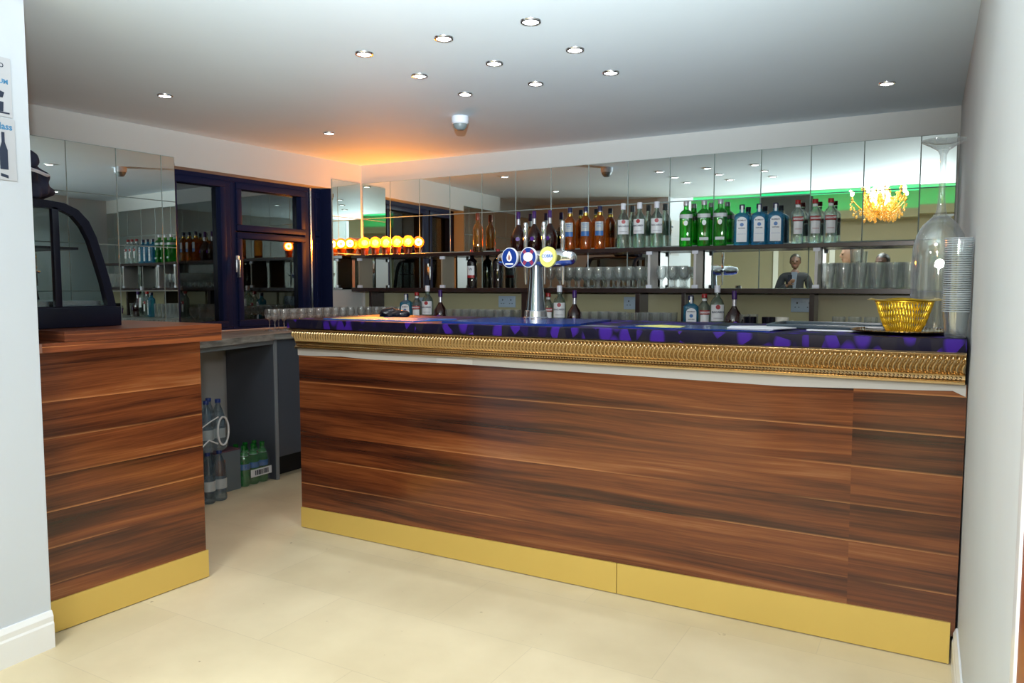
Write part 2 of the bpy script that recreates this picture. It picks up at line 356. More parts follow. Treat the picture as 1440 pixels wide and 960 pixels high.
def lathe(bm, prof, seg=24, sx=1.0, sy=1.0, ex=2.0, cx=0, cy=0, cz=0, caps=True, arc=None, mat=0):
    """rings of (r, z) or (rx, ry, z); ex > 2 squares the section"""
    rings = []
    full = arc is None
    for p in prof:
        rx, ry, z = (p[0], p[0], p[1]) if len(p) == 2 else p
        ring = []
        for i in range(seg if full else seg + 1):
            a = 2 * pi * i / seg if full else arc[0] + (arc[1] - arc[0]) * i / seg
            c, s = cos(a), sin(a)
            k = (abs(c) ** ex + abs(s) ** ex) ** (-1.0 / ex)
            ring.append(bm.verts.new((cx + rx * k * c * sx, cy + ry * k * s * sy, cz + z)))
        rings.append(ring)
    n = len(rings[0])
    for a, b in zip(rings, rings[1:]):
        for i in range(n if full else n - 1):
            f = bm.faces.new((a[i], a[(i+1) % n], b[(i+1) % n], b[i])); f.material_index = mat
    if caps and full:
        f = bm.faces.new(rings[0][::-1]); f.material_index = mat
        f = bm.faces.new(rings[-1]); f.material_index = mat
    return bm
def tube(bm, pts, r, seg=8, caps=True, mat=0):
    pts = [Vector(p) for p in pts]; rings = []
    rr = r if isinstance(r, (list, tuple)) else [r] * len(pts)
    up = None
    for i, p in enumerate(pts):
        t = (pts[min(i+1, len(pts)-1)] - pts[max(i-1, 0)]).normalized()
        if up is None:
            up = Vector((0, 0, 1)) if abs(t.z) < 0.9 else Vector((1, 0, 0))
        a = (up - t * up.dot(t)).normalized(); b = t.cross(a); up = a
        rings.append([bm.verts.new(p + a * cos(2*pi*k/seg) * rr[i] + b * sin(2*pi*k/seg) * rr[i]) for k in range(seg)])
    for A, Z in zip(rings, rings[1:]):
        for k in range(seg): bm.faces.new((A[k], A[(k+1) % seg], Z[(k+1) % seg], Z[k])).material_index = mat
    if caps: bm.faces.new(rings[0][::-1]).material_index = mat; bm.faces.new(rings[-1]).material_index = mat
    return bm
def ball(bm, c, r, sx=1, sy=1, sz=1, u=16, v=10, mat=0):
    M = Matrix.Translation(c) @ Matrix.Diagonal((r*sx, r*sy, r*sz, 1))
    res = bmesh.ops.create_uvsphere(bm, u_segments=u, v_segments=v, radius=1, matrix=M)
    for f in {f for x in res['verts'] for f in x.link_faces}: f.material_index = mat
    return bm
def text(name, s, size, mat, parent, loc, rot=(pi/2, 0, 0), ext=0.0002, align='CENTER', bold=0.0, sx=1.0):
    cu = bpy.data.curves.new(name, 'FONT'); cu.body = s; cu.size = size; cu.extrude = ext; cu.align_x = align; cu.align_y = 'CENTER'
    cu.offset = bold; cu.resolution_u = 2
    cu.materials.append(MATS[mat]); o = bpy.data.objects.new(name, cu); COL.objects.link(o)
    me = bpy.data.meshes.new_from_object(o.evaluated_get(bpy.context.evaluated_depsgraph_get())); bpy.data.objects.remove(o); bpy.data.curves.remove(cu)
    me.name = name; o = bpy.data.objects.new(name, me); COL.objects.link(o); o.parent = parent
    o.location = loc; o.rotation_euler = rot; o.scale = (sx, 1, 1); return o
def struct(name, bm, mat, smooth=False, parent=None, label=None):
    o = obj(name, bm, mat, parent, smooth=smooth); o['kind'] = 'structure'
    if label: o['label'] = label
    return o

# ------------------------------------------------------------------ room shell
CH = 2.304          # bar alcove ceiling
HH = 3.15           # hall ceiling
YB = 5.0
def leftx(y): return -4.288 - (5.0 - y) * 0.0583
LROT = atan2(0.0583, 1.0)
def rx(y): return 0.045 + (5.0 - y) * 0.0172

struct('floor', B((-8.2, 4.2, -6.7, 5.4, -0.10, 0.0)), 'floor_tile')
struct('ceiling', B((-4.9, 0.35, 1.42, 5.25, CH, CH + 0.12)), 'ceiling')
struct('trim_1', B((-2.90, 0.30, 1.36, 1.42, CH, HH)), 'white_wall')
struct('wall_back', B((-4.9, 0.35, YB, YB + 0.15, 0.0, CH)), 'wall_paint')
# left wall with the window recess y 3.28..4.66, z 0.95..2.095
MLW = Matrix.Translation((-4.288, 5.0, 0)) @ Matrix.Rotation(-LROT, 4, 'Z')      # local: x into room, y along wall (0 at back corner, negative to camera)
bm = bmesh.new()
for b in ((-0.30, 0, -3.75, -1.725, 0, CH), (-0.30, 0, -0.345, 0.05, 0, CH), (-0.30, 0, -1.725, -0.345, 0, 0.96), (-0.30, 0, -1.725, -0.345, 2.095, CH)):
    box(bm, *b, M=MLW)
struct('wall_left', bm, 'wall_paint')
bm = B((-0.32, -0.30, -1.75, -0.30, 0.9, 2.15), M=MLW); struct('trim_2', bm, 'black', label='dark night outside the windows')
bm = bmesh.new(); prism(bm, [(rx(5.2), 5.2), (rx(1.32), 1.32), (0.40, 1.32), (0.40, 5.2)], 2, 0, HH); struct('wall_right', bm, 'right_paint')
struct('wall_partition', B((-4.75, -2.80, 1.38, 1.47, 0, CH)), 'wall_paint')
# the white wall that runs from the counter towards the camera
bm = bmesh.new(); prism(bm, [(-2.90, 1.50), (-2.764, 1.50), (-2.72, 0.72), (-2.90, 0.72)], 2, 0, HH); struct('wall_hall_left', bm, 'white_wall')
# skirting boards
def skirt(pts, nrm, h=0.135, t=0.016):
    bm = bmesh.new(); A, Z = Vector(pts[0] + (0,)), Vector(pts[1] + (0,)); nn = Vector(nrm + (0,)).normalized()
    prof = [(0, 0), (t, 0), (t, h * 0.66), (t * 0.8, h * 0.72), (t * 0.85, h * 0.86), (t * 0.35, h), (0, h)]
    a = [bm.verts.new(A + nn * p[0] + Vector((0, 0, p[1]))) for p in prof]; b = [bm.verts.new(Z + nn * p[0] + Vector((0, 0, p[1]))) for p in prof]
    for i in range(len(prof)): bm.faces.new((a[i], a[(i+1) % 7], b[(i+1) % 7], b[i]))
    bm.faces.new(a[::-1]); bm.faces.new(b); return bm
struct('baseboard_left', skirt(((-2.764, 1.50), (-2.72, 0.72)), (1, 0.05)), 'white_gloss')
struct('baseboard_right', skirt(((rx(2.94), 2.94), (rx(1.32), 1.32)), (-1, 0)), 'white_gloss')
struct('trim_3', B((0.1045, 0.30, 1.262, 1.319, 0, 2.3), bev=0.004), 'white_gloss')
struct('door_1', B((0.1075, 0.150, 0.50, 1.255, 0.0, 2.05), bev=0.004), 'brown_door', label='brown wooden door leaf standing open at the right edge')
# the hall behind the camera
struct('ceiling_hall', B((-8.2, 4.2, -6.7, 1.42, HH, HH + 0.1)), 'ceiling')
struct('wall_hall_back', B((-8.2, 4.2, -6.7, -6.6, 0, HH)), 'hall_paint')
struct('wall_hall_west', B((-8.3, -8.2, -6.7, 1.0, 0, HH)), 'hall_paint')
struct('wall_hall_east', B((4.2, 4.3, -6.7, 1.6, 0, HH)), 'hall_paint')
struct('wall_hall_front', B((-8.2, -2.90, 0.72, 0.82, 0, HH)), 'white_wall')
struct('wall_hall_front_east', B((0.30, 4.2, 1.2, 1.35, 0, HH)), 'white_wall')
# coved bulkhead with a green strip light along the hall's back and west walls
struct('trim_4', B((-8.2, 4.2, -6.6, -6.2, 2.62, 2.72)), 'hall_paint')
struct('trim_5', B((-4.60, 4.2, -6.2, -6.16, 2.62, 2.78)), 'hall_paint')
t = thing('led_strip', 'green glowing light strip in the hall cove, seen in the bar mirrors', 'strip light', (0, 0, 0))
struct('trim_9', B((-3.35, -2.35, -6.2, -6.10, 2.62, 3.08)), 'cab_grey')
obj('led_tape', B((-8.0, 4.0, -6.23, -6.215, 2.73, 2.745)), 'green_led', t, smooth=False)
light('cove_glow', 'AREA', (-2, -6.40, 2.76), 34, (0.02, 1.0, 0.32), 11.0, 0.1, direction=(0, 0.0, 1))
# a panelled white door on the hall's back wall, the suited man stands before it
t = struct('door_2', B((-3.05, -2.05, -6.6, -6.56, 0, 2.10), bev=0.004), 'hall_paint')
bm = bmesh.new()
for z0, z1 in ((0.2, 0.95), (1.1, 1.95)):
    for x0, x1 in ((-2.95, -2.60), (-2.50, -2.15)):
        box(bm, x0, x1, -6.56, -6.55, z0, z1, bev=0.004)
obj('door_panel', bm, 'hall_paint', t)
bm = bmesh.new(); box(bm, -3.15, -3.05, -6.6, -6.54, 0, 2.2); box(bm, -2.05, -1.95, -6.6, -6.54, 0, 2.2); box(bm, -3.15, -1.95, -6.6, -6.54, 2.10, 2.2)
obj('door_frame', bm, 'white_gloss', t)

# ------------------------------------------------------------------ windows on the left wall (local wall frame, recessed)
def frame_rect(bm, y0, y1, z0, z1, wdt, x0, x1, bev=0.004):
    box(bm, x0, x1, y0, y1, z1 - wdt, z1, bev=bev, M=MLW); box(bm, x0, x1, y0, y1, z0, z0 + wdt, bev=bev, M=MLW)
    box(bm, x0, x1, y0, y0 + wdt, z0 + wdt, z1 - wdt, bev=bev, M=MLW); box(bm, x0, x1, y1 - wdt, y1, z0 + wdt, z1 - wdt, bev=bev, M=MLW)
R0, R1 = -0.20, -0.12
def win(i, y0, y1, splits, label):
    bm = bmesh.new(); frame_rect(bm, y0, y1, 0.96, 2.09, 0.045, R0, R1)
    t = struct('window_%d' % i, bm, 'navy_frame'); t['label'] = label
    for (z0, z1) in splits:
        bm = bmesh.new(); frame_rect(bm, y0 + 0.045, y1 - 0.045, z0, z1, 0.045, R0 + 0.01, R1 + 0.012, 0.006)
        s = obj('sash', bm, 'navy_frame', t)
        obj('pane', B((-0.165, -0.160, y0 + 0.09, y1 - 0.09, z0 + 0.045, z1 - 0.045), M=MLW), 'window_glass', s, smooth=False)
    return t
w1 = win(1, -1.725, -1.21, [(1.005, 2.045)], 'tall single navy window nearest the tiled mirror panel')
w2 = win(2, -1.21, -0.475, [(1.005, 1.690), (1.700, 2.045)], 'middle navy window with a small vent above a larger pane')
w3 = win(3, -0.455, -0.345 + 0.02, [(1.005, 1.690), (1.700, 2.045)], 'navy window cut off by the corner mirror')
obj('mullion_strip', B((-0.118, -0.108, -0.472, -0.458, 0.97, 2.09), M=MLW), 'silver', w2)
obj('jamb_liner', B((-0.12, -0.002, -0.351, -0.344, 0.985, 2.094), M=MLW), 'navy_frame', w3)
bm = bmesh.new(); box(bm, -0.105, -0.085, -1.20, -1.17, 1.40, 1.52, bev=0.004, M=MLW); box(bm, -0.085, -0.065, -1.195, -1.175, 1.36, 1.49, bev=0.005, M=MLW)
obj('window_handle', bm, 'silver', w2)
struct('trim_6', B((-0.30, 0.0, -1.725, -0.345, 0.96, 0.985), M=MLW), 'white_gloss')
struct('trim_7', B((-0.12, 0.004, -1.72, -0.35, 2.080, 2.095), M=MLW), 'wall_paint')

# ------------------------------------------------------------------ tiled mirrors
def mirror_tiles(bm, cols, rows, P, jit=0.0016):
    """cols / rows are edge lists; P(u, v, d) gives the point, d out of the wall"""
    for i in range(len(cols) - 1):
        for j in range(len(rows) - 1):
            g = 0.0008; u0, u1, v0, v1 = cols[i] + g, cols[i+1] - g, rows[j] + g, rows[j+1] - g
            a, b = random.uniform(-jit, jit), random.uniform(-jit, jit)
            def D(u, v): return 0.008 + (u - (u0+u1)/2) * a + (v - (v0+v1)/2) * b
            bv = 0.0025
            o_ = [bm.verts.new(P(u, v, D(u, v) - 0.0012)) for u, v in ((u0, v0), (u1, v0), (u1, v1), (u0, v1))]
            c_ = [bm.verts.new(P(u, v, D(u, v))) for u, v in ((u0+bv, v0+bv), (u1-bv, v0+bv), (u1-bv, v1-bv), (u0+bv, v1-bv))]
            k_ = [bm.verts.new(P(u, v, 0.001)) for u, v in ((u0, v0), (u1, v0), (u1, v1), (u0, v1))]
            bm.faces.new(c_).material_index = 0
            for q in range(4):
                bm.faces.new((o_[q], o_[(q+1) % 4], c_[(q+1) % 4], c_[q])).material_index = 1
                bm.faces.new((k_[q], k_[(q+1) % 4], o_[(q+1) % 4], o_[q])).material_index = 1
    return bm
T = 0.295
xe = [-4.275 + T * k for k in range(15)] + [0.035]
bm = mirror_tiles(bmesh.new(), xe, [1.27, 1.565, 1.86, 2.155], lambda u, v, d: (u, YB - d, v))
setp(obj('wall_mirror', bm, ['mirror_glass', 'mirror_edge'], smooth=False), 'long mirror of square glass tiles on the back wall behind the bottle shelves', 'mirror')
def PL(u, v, d): return MLW @ Vector((d, u, v))
bm = mirror_tiles(bmesh.new(), [-0.345, -0.02], [1.27, 1.565, 1.86, 2.155], PL, 0.004)
setp(obj('wall_mirror', bm, ['mirror_glass', 'mirror_edge'], smooth=False), 'narrow mirror tiles on the left wall in the corner beside the amber ball lamps', 'mirror')
ye = [-3.52, -3.00, -2.705, -2.41, -2.115, -1.82, -1.725]
bm = mirror_tiles(bmesh.new(), ye, [0.99, 1.27, 1.55, 1.845, 2.135], PL, 0.0016)
setp(obj('wall_mirror', bm, ['mirror_glass', 'mirror_edge'], smooth=False), 'square-tiled mirror on the left wall behind the black display case', 'mirror')

# ------------------------------------------------------------------ back wall: splash panel, shelves, uprights, counter
struct('trim_8', B((-4.26, 0.03, YB - 0.008, YB, 0.985, 1.265)), 'splash_paint')
def shelf(z1, x0, x1, label, th=0.026):
    return setp(obj('wall_shelf', B((x0, x1, 4.80, YB - 0.012, z1 - th, z1), bev=0.002), 'shelf_wood', smooth=False), label, 'shelf')
shelf(1.552, -4.24, -0.155, 'upper dark brown wall shelf carrying the spirit bottles')
shelf(1.285, -4.24, -0.155, 'lower dark brown wall shelf carrying rows of glasses', 0.030)
for x, mt, lb in ((-4.165, 'upright_tan', 'tan shelf divider between the shelves, closest to the corner'), (-3.345, 'upright_tan', 'tan shelf divider between the shelves, left of the wine bottles'),
              (-1.695, 'upright_face', 'pale shelf divider between the shelves amid the stemmed glasses'), (-1.39, 'upright_face', 'pale shelf divider between the shelves at the right end of the stemmed glasses'),
              (-0.665, 'upright_face', 'pale shelf divider between the shelves at the left end of the pint glasses')):
    t = thing('shelf_divider', lb, 'shelf divider', (x, 4.81, 1.285), 0, 'shelf dividers')
    obj('board', B((-0.008, 0.008, 0.0, 0.16, 0.0, 0.241)), mt, t, smooth=False)
    for cz in (0.0, 0.219): obj('clip', B((-0.02, 0.02, -0.002, 0.02, cz, cz + 0.022), bev=0.003), 'cap_white', t)
for x, wd, lb in ((-4.06, 0.012, 'brown upright under the lower shelf in the corner'), (-2.635, 0.022, 'brown upright under the lower shelf behind the beer tap'), (-1.775, 0.016, 'brown upright under the lower shelf right of the double socket'),
              (-1.465, 0.012, 'brown upright under the lower shelf left of the right-hand bottle set'), (-0.685, 0.014, 'brown upright under the lower shelf behind the grey tray')):
    setp(obj('shelf_upright', B((x - wd, x + wd, 4.82, 4.985, 0.985, 1.255), bev=0.001), 'shelf_wood', smooth=False), lb, 'shelf upright', 'uprights under the lower shelf')
# back counter
t = thing('back_counter', 'long grey worktop on grey cabinets against the back wall behind the bar', 'counter', (0, 0, 0))
obj('worktop', B((-4.25, 0.03, 4.38, 4.992, 0.945, 0.985), bev=0.003), 'grey_worktop', t, smooth=False)
obj('carcass', B((-3.80, 0.03, 4.44, 4.985, 0.0, 0.945)), 'cab_grey', t, smooth=False)
for k in range(6):
    x0 = -3.78 + k * 0.63
    d = obj('cabinet_door', B((x0, x0 + 0.62, 4.42, 4.44, 0.12, 0.935), bev=0.002), 'cab_grey', t, smooth=False)
    obj('handle', tube(bmesh.new(), [(x0 + 0.2, 4.405, 0.85), (x0 + 0.42, 4.405, 0.85)], 0.006), 'silver', d)
# double sockets
def socket(x, z, label):
    t = thing('wall_socket', label, 'socket', (x, YB - 0.008, z), 0, 'wall sockets behind the bar')
    obj('plate', B((-0.073, 0.073, -0.010, 0.0, -0.043, 0.043), bev=0.003), 'socket', t)
    for sx in (-0.036, 0.036):
        bm = bmesh.new(); box(bm, sx - 0.004, sx + 0.004, -0.0112, -0.009, 0.008, 0.018); box(bm, sx - 0.014, sx - 0.007, -0.0112, -0.009, -0.016, -0.011); box(bm, sx + 0.007, sx + 0.014, -0.0112, -0.009, -0.016, -0.011)
        obj('pin_holes', bm, 'black', t, smooth=False)
    for sx in (-0.010, 0.010): obj('switch', B((sx - 0.006, sx + 0.006, -0.014, -0.009, 0.014, 0.032), bev=0.001), 'socket', t)
socket(-2.872, 1.182, 'pale double socket left of the beer tap'); socket(-1.862, 1.182, 'pale double socket partly behind a brown upright, mid back wall'); socket(-0.757, 1.182, 'pale double socket above the white paper on the bar')
socket(-3.66, 1.165, 'pale double socket behind the leftmost blue gin bottle')

# left worktop and cabinet
t = thing('side_worktop', 'grey streaked worktop running under the navy windows, open space below', 'worktop', (0, 0, 0))
bm = bmesh.new()
wp = [(-3.42, 2.26), (-3.607, 2.797), (-3.83, 3.58), (-3.93, 4.37), (leftx(4.37) + 0.004, 4.37), (leftx(2.26) + 0.004, 2.26)]
wp = [(-3.56, 2.26), (-3.66, 2.797), (-3.83, 3.58), (-3.86, 4.37), (leftx(4.37) + 0.004, 4.37), (leftx(2.26) + 0.004, 2.26)]
prism(bm, wp, 2, 0.945, 0.985); obj('worktop', bm, 'grey_worktop', t, smooth=False)
bm = bmesh.new(); prism(bm, [(wp[0][0] - 0.03, 2.26), (wp[1][0] - 0.03, 2.797), (-3.865, 3.60), (-3.895, 3.60), (wp[1][0] - 0.06, 2.797), (wp[0][0] - 0.06, 2.26)], 2, 0.915, 0.945); obj('front_rail', bm, 'cab_edge', t, smooth=False)
t = thing('base_cabinet', 'grey base cabinet with a dark recessed plinth between the two counters', 'cabinet', (0, 0, 0))
obj('end_panel', B((-4.33, -3.865, 3.60, 3.62, 0.0, 0.944)), ['cab_grey'], t, smooth=False)
obj('panel_edge', B((-3.865, -3.856, 3.597, 3.622, 0.0, 0.944)), 'cab_edge', t, smooth=False)
obj('door', B((-3.885, -3.865, 3.625, 4.30, 0.15, 0.94), bev=0.002), 'cab_grey', t, smooth=False)
obj('carcass', B((-4.31, -3.887, 3.62, 4.42, 0.15, 0.943)), 'cab_grey', t, smooth=False)
obj('plinth', B((-4.31, -3.96, 3.62, 4.42, 0.0, 0.15)), 'black', t, smooth=False)

# ------------------------------------------------------------------ the bar
BX0, BX1 = -2.985, 0.076
bar = thing('bar_counter', 'long bar with a walnut-effect front, gold kickboard and gilt moulding', 'bar', (0, 0, 0))
zb = [(-2.975, 0.934), (-2.878, 0.934), (-2.68, 0.940), (-2.49, 0.934), (-1.98, 0.938), (-1.07, 0.933), (-0.51, 0.928), (-0.10, 0.942), (0.036, 0.948), (0.078, 0.943)]
bm = bmesh.new(); prism(bm, [(-2.978, 0.10), (0.072, 0.10), (0.078, 0.97), (-2.978, 0.97)], 1, 2.950, 2.97); obj('front_panel', bm, 'wood_bar', bar, smooth=False)
bm = bmesh.new(); prism(bm, [(BX0 + 0.005, 0.97)] + [(BX0 + 0.005, 0.934)] + zb[1:-1] + [(0.074, 0.930), (0.074, 0.97)], 1, 2.944, 2.9505); obj('scribe_strip', bm, 'scribe_strip', bar, smooth=False, label='off-white filler strip with an uneven lower edge')
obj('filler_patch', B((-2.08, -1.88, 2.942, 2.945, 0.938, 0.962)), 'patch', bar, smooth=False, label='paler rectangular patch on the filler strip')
kz = lambda x: 0.112 + (x + 2.98) / 3.04 * 0.036
for i, (x0, x1) in enumerate(((-2.978, -1.163), (-1.160, 0.058))):
    bm = bmesh.new(); prism(bm, [(x0, 0.004), (x1, 0.004), (x1, kz(x1)), (x0, kz(x0))], 1, 2.942, 2.952); obj('kickboard', bm, 'gold_kick', bar, smooth=False, label='gold kickboard')
obj('carcass', B((-2.975, 0.06, 2.97, 3.05, 0.0, 1.075)), 'cab_grey', bar, smooth=False)
obj('back_shelf', B((-2.95, 0.05, 3.05, 3.50, 0.60, 0.63), (-2.95, -2.92, 3.05, 3.55, 0.0, 1.075), (0.0, 0.03, 3.05, 3.55, 0.0, 1.075), (-1.5, -1.47, 3.05, 3.55, 0.0, 1.075)), 'cab_grey', bar, smooth=False)
bm = bmesh.new(); box(bm, -2.975, 0.070, 2.862, 3.62, 1.082, 1.128, bev=0.006)
obj('bar_top', bm, 'purple_cloth', bar, label='black bar top covered in purple blotches')
# gilt moulding: cyma profile, ribbed by S lobes, a bead row below
bm = bmesh.new()
x0, x1 = -2.975, 0.070; step = 0.0172; sub = 8; nx = int((x1 - x0) / step * sub)
prof = []
for k in range(17):
    s = k / 16.0; z = 1.066 - 0.062 * s; out = 0.030 * (1 - s) ** 1.4 + 0.010 * sin(s * pi) + 0.014
    prof.append((z, out, s))
grid = []
for i in range(nx + 1):
    x = x0 + (x1 - x0) * i / nx; col = []
    for (z, o_, s) in prof:
        ph = (x / step + 0.42 * sin((s - 0.35) * 4.6)) * 2 * pi
        amp = 0.0078 * min(1, 6 * s) * min(1, 6 * (1 - s))
        col.append(bm.verts.new((x, 2.944 - (o_ + amp * abs(cos(ph / 2)) * 1.4), z)))
    grid.append(col)
for a, b in zip(grid, grid[1:]):
    for k in range(16): bm.faces.new((a[k], b[k], b[k+1], a[k+1]))
obj('gilt_fluting', bm, 'gilt', bar, label='row of S-shaped gilt lobes')
bm = bmesh.new()
prism(bm, [(2.944, 1.082), (2.878, 1.082), (2.876, 1.076), (2.880, 1.071), (2.893, 1.068), (2.900, 1.064), (2.944, 1.064)], 0, x0, x1)
prism(bm, [(2.944, 1.006), (2.925, 1.006), (2.921, 1.003), (2.923, 0.999), (2.944, 0.999)], 0, x0, x1)
prism(bm, [(2.944, 0.988), (2.926, 0.988), (2.920, 0.984), (2.915, 0.980), (2.916, 0.974), (2.924, 0.970), (2.944, 0.968)], 0, x0, x1)
prism(bm, [(2.944, 1.0), (2.932, 1.0), (2.932, 0.986), (2.944, 0.986)], 0, x0, x1)
obj('gilt_rails', bm, 'gilt', bar)
bm = bmesh.new(); nb = int((x1 - x0) / 0.0125)
for i in range(nb):
    x = x0 + 0.006 + i * 0.0125
    M = Matrix.Translation((x, 2.926, 0.9935)) @ Matrix.Diagonal((0.0050, 0.0062, 0.0054, 1))
    bmesh.ops.create_icosphere(bm, subdivisions=1, radius=1, matrix=M)
obj('bead_row', bm, 'gilt', bar)['kind'] = 'stuff'

# ------------------------------------------------------------------ left counter
t = thing('side_counter', 'left counter with a walnut-effect front, layered wooden top and gold kickboard', 'counter', (0, 0, 0))
bm = bmesh.new(); prism(bm, [(-2.866, 1.502), (-2.828, 2.215), (-3.45, 2.235), (-3.45, 1.502)], 2, 0.0, 1.058); obj('front_panel', bm, 'wood_counter', t, smooth=False)
bm = bmesh.new(); prism(bm, [(-2.858, 1.502), (-2.820, 2.222), (-2.829, 2.222), (-2.867, 1.502)], 2, 0.004, 0.125); obj('kickboard', bm, 'gold_kick', t, smooth=False, label='gold kickboard')
bm = bmesh.new(); prism(bm, [(-2.800, 1.53), (-2.790, 2.300), (-3.47, 2.310), (-3.47, 1.506), (-2.85, 1.506)], 2, 1.060, 1.094); obj('lower_slab', bm, 'wood_slab', t, smooth=False)
bm = bmesh.new(); prism(bm, [(-2.799, 1.610), (-2.789, 2.300), (-3.47, 2.310), (-3.47, 1.610)], 2, 1.0955, 1.133); obj('upper_slab', bm, 'wood_slab', t, smooth=False)
obj('slab_end', B((-2.849, -2.800, 1.500, 1.5305, 1.060, 1.0935), bev=0.002), 'endgrain', t, smooth=False, label='pale sawn end of the lower slab')

# ------------------------------------------------------------------ display case on the left counter
cs = thing('display_case', 'black curved glass cake display case standing on the left wooden counter', 'display case', (-3.03, 0, 1.134))
out = [(1.535, 0.0), (1.535, 0.500), (1.70, 0.498), (1.765, 0.492), (1.82, 0.470), (1.862, 0.428), (1.892, 0.365), (1.92, 0.27), (1.945, 0.18), (1.965, 0.085), (1.982, 0.0)]
inn = [(1.560, 0.085), (1.560, 0.470), (1.70, 0.468), (1.755, 0.462), (1.797, 0.444), (1.832, 0.405), (1.860, 0.350), (1.887, 0.262), (1.910, 0.18), (1.930, 0.085)]
def end_frame(x0, x1):
    bm = bmesh.new()
    for x in (x0, x1): pass
    o0 = [bm.verts.new((x0, *p)) for p in out]; o1 = [bm.verts.new((x1, *p)) for p in out]; n_ = len(out)
    i_ = [bm.verts.new((x0, *p)) for p in inn]; j_ = [bm.verts.new((x1, *p)) for p in inn]; m_ = len(inn)
    for k in range(n_): bm.faces.new((o0[k], o0[(k+1) % n_], o1[(k+1) % n_], o1[k]))
    for k in range(m_): bm.faces.new((i_[k], j_[k], j_[(k+1) % m_], i_[(k+1) % m_]))
    for O, I in ((o0, i_), (o1, j_)):
        for k in range(m_ - 1): bm.faces.new((O[k+1], O[k+2] if k < m_ - 1 else O[-1], I[k+1], I[k])) if k < m_ - 1 else None
        bm.faces.new((O[0], O[1], I[0])); bm.faces.new((O[0], I[0], I[-1], O[-1]))
    return bm
obj('end_frame', end_frame(0.0, -0.03), 'dark_navy', cs, smooth=False); obj('end_frame', end_frame(-0.56, -0.59), 'dark_navy', cs, smooth=False)
obj('centre_post', B((-0.022, 0.0, 1.716, 1.742, 0.08, 0.475), bev=0.003), 'dark_navy', cs)
obj('base', B((-0.59, 0.004, 1.535, 1.985, 0.0, 0.080), bev=0.004), 'dark_navy', cs)
obj('roof', B((-0.56, -0.03, 1.535, 1.74, 0.478, 0.500)), 'dark_navy', cs, smooth=False)
bm = bmesh.new(); cp = [(1.74, 0.488)] + out[3:]; a = [bm.verts.new((-0.03, p[0] - 0.006, p[1] - 0.004)) for p in cp]; b = [bm.verts.new((-0.56, p[0] - 0.006, p[1] - 0.004)) for p in cp]
for k in range(len(cp) - 1): bm.faces.new((a[k], a[k+1], b[k+1], b[k]))
obj('curved_glass', bm, 'case_glass', cs)
for x in (-0.015, -0.575):
    bm = bmesh.new(); bm.faces.new([bm.verts.new((x, *p)) for p in inn]); obj('end_glass', bm, 'case_glass', cs, smooth=False)
obj('shelf', B((-0.56, -0.035, 1.545, 1.835, 0.312, 0.322)), 'black_plastic', cs, smooth=False)
obj('deck', B((-0.56, -0.035, 1.545, 1.92, 0.080, 0.105)), 'silver', cs, smooth=False)
# jacket bundled on top
bm = bmesh.new()
for c, r in (((0, 0, 0.06), 0.085), ((0.0, 0.045, 0.085), 0.06), ((0.02, -0.01, 0.13), 0.055), ((-0.10, 0.01, 0.07), 0.10), ((-0.12, 0.0, 0.13), 0.065), ((-0.03, 0.075, 0.05), 0.045)):
    M = Matrix.Translation(c) @ Matrix.Diagonal((r, r, r * 0.85, 1)); bmesh.ops.create_icosphere(bm, subdivisions=4, radius=1, matrix=M)
from mathutils import noise as mnoise
for v in bm.verts:
    d = mnoise.noise(v.co * 13) * 0.035 + mnoise.noise(v.co * 30 + Vector((3, 1, 0))) * 0.018 + mnoise.noise(v.co * 70) * 0.006
    v.co += v.normal * d if v.normal.length > 0 else Vector()
    v.co.z = max(v.co.z, 0.001)
jk = obj('folded_jacket', bm, 'navy_cloth'); jk.location = (-3.13, 1.625, 1.636); jk.scale = (1.35, 1.3, 1.1); setp(jk, 'dark navy jacket with a pale stripe bundled on the black display case', 'jacket')
rm = jk.modifiers.new('r', 'REMESH'); rm.mode = 'VOXEL'; rm.voxel_size = 0.006; rm.use_smooth_shade = True
bm = bmesh.new(); lathe(bm, [(0.092, 0.092), (0.098, 0.098), (0.092, 0.104)], 40, ex=2.0, caps=False, sx=1.0, sy=1.0)
for v in bm.verts: v.co.z += -0.16 * v.co.y + 0.006 * sin(v.co.x * 60)
obj('pale_stripe', bm, 'pale_cloth', jk, label='pale stripe')

# ------------------------------------------------------------------ bottles
def label_arc(bm, r, z0, z1, half, n=14):
    return lathe(bm, [(r, z0), (r, z1)], n, arc=(-pi/2 - half, -pi/2 + half), caps=False)
def rbottle(name, label, cat, prof, glass, cap, capz, labels, extra=None, seg=28):
    t = thing(name, label, cat)
    obj('glass', lathe(bmesh.new(), prof, seg), glass, t)
    obj('cap', lathe(bmesh.new(), capz, 20), cap, t)
    for nm, mt, r, z0, z1, half in labels: obj(nm, label_arc(bmesh.new(), r, z0, z1, half), mt, t)
    if extra: extra(t)
    return t
def rum_x(t):
    bm = bmesh.new(); lathe(bm, [(0.0135, 0.0), (0.0135, 0.0008)], 20); 
    for v in bm.verts: v.co = Vector((v.co.x, -0.0445 - v.co.z, v.co.y + 0.178))
    e = obj('emblem', bm, 'label_red', t, label='dark red round emblem')
    text('lettering', 'BACARDI', 0.0165, 'label_ink', t, (0, -0.0452, 0.148), bold=0.0004)
    text('small_print', 'SUPERIOR RUM', 0.0075, 'label_ink', t, (0, -0.0452, 0.112))
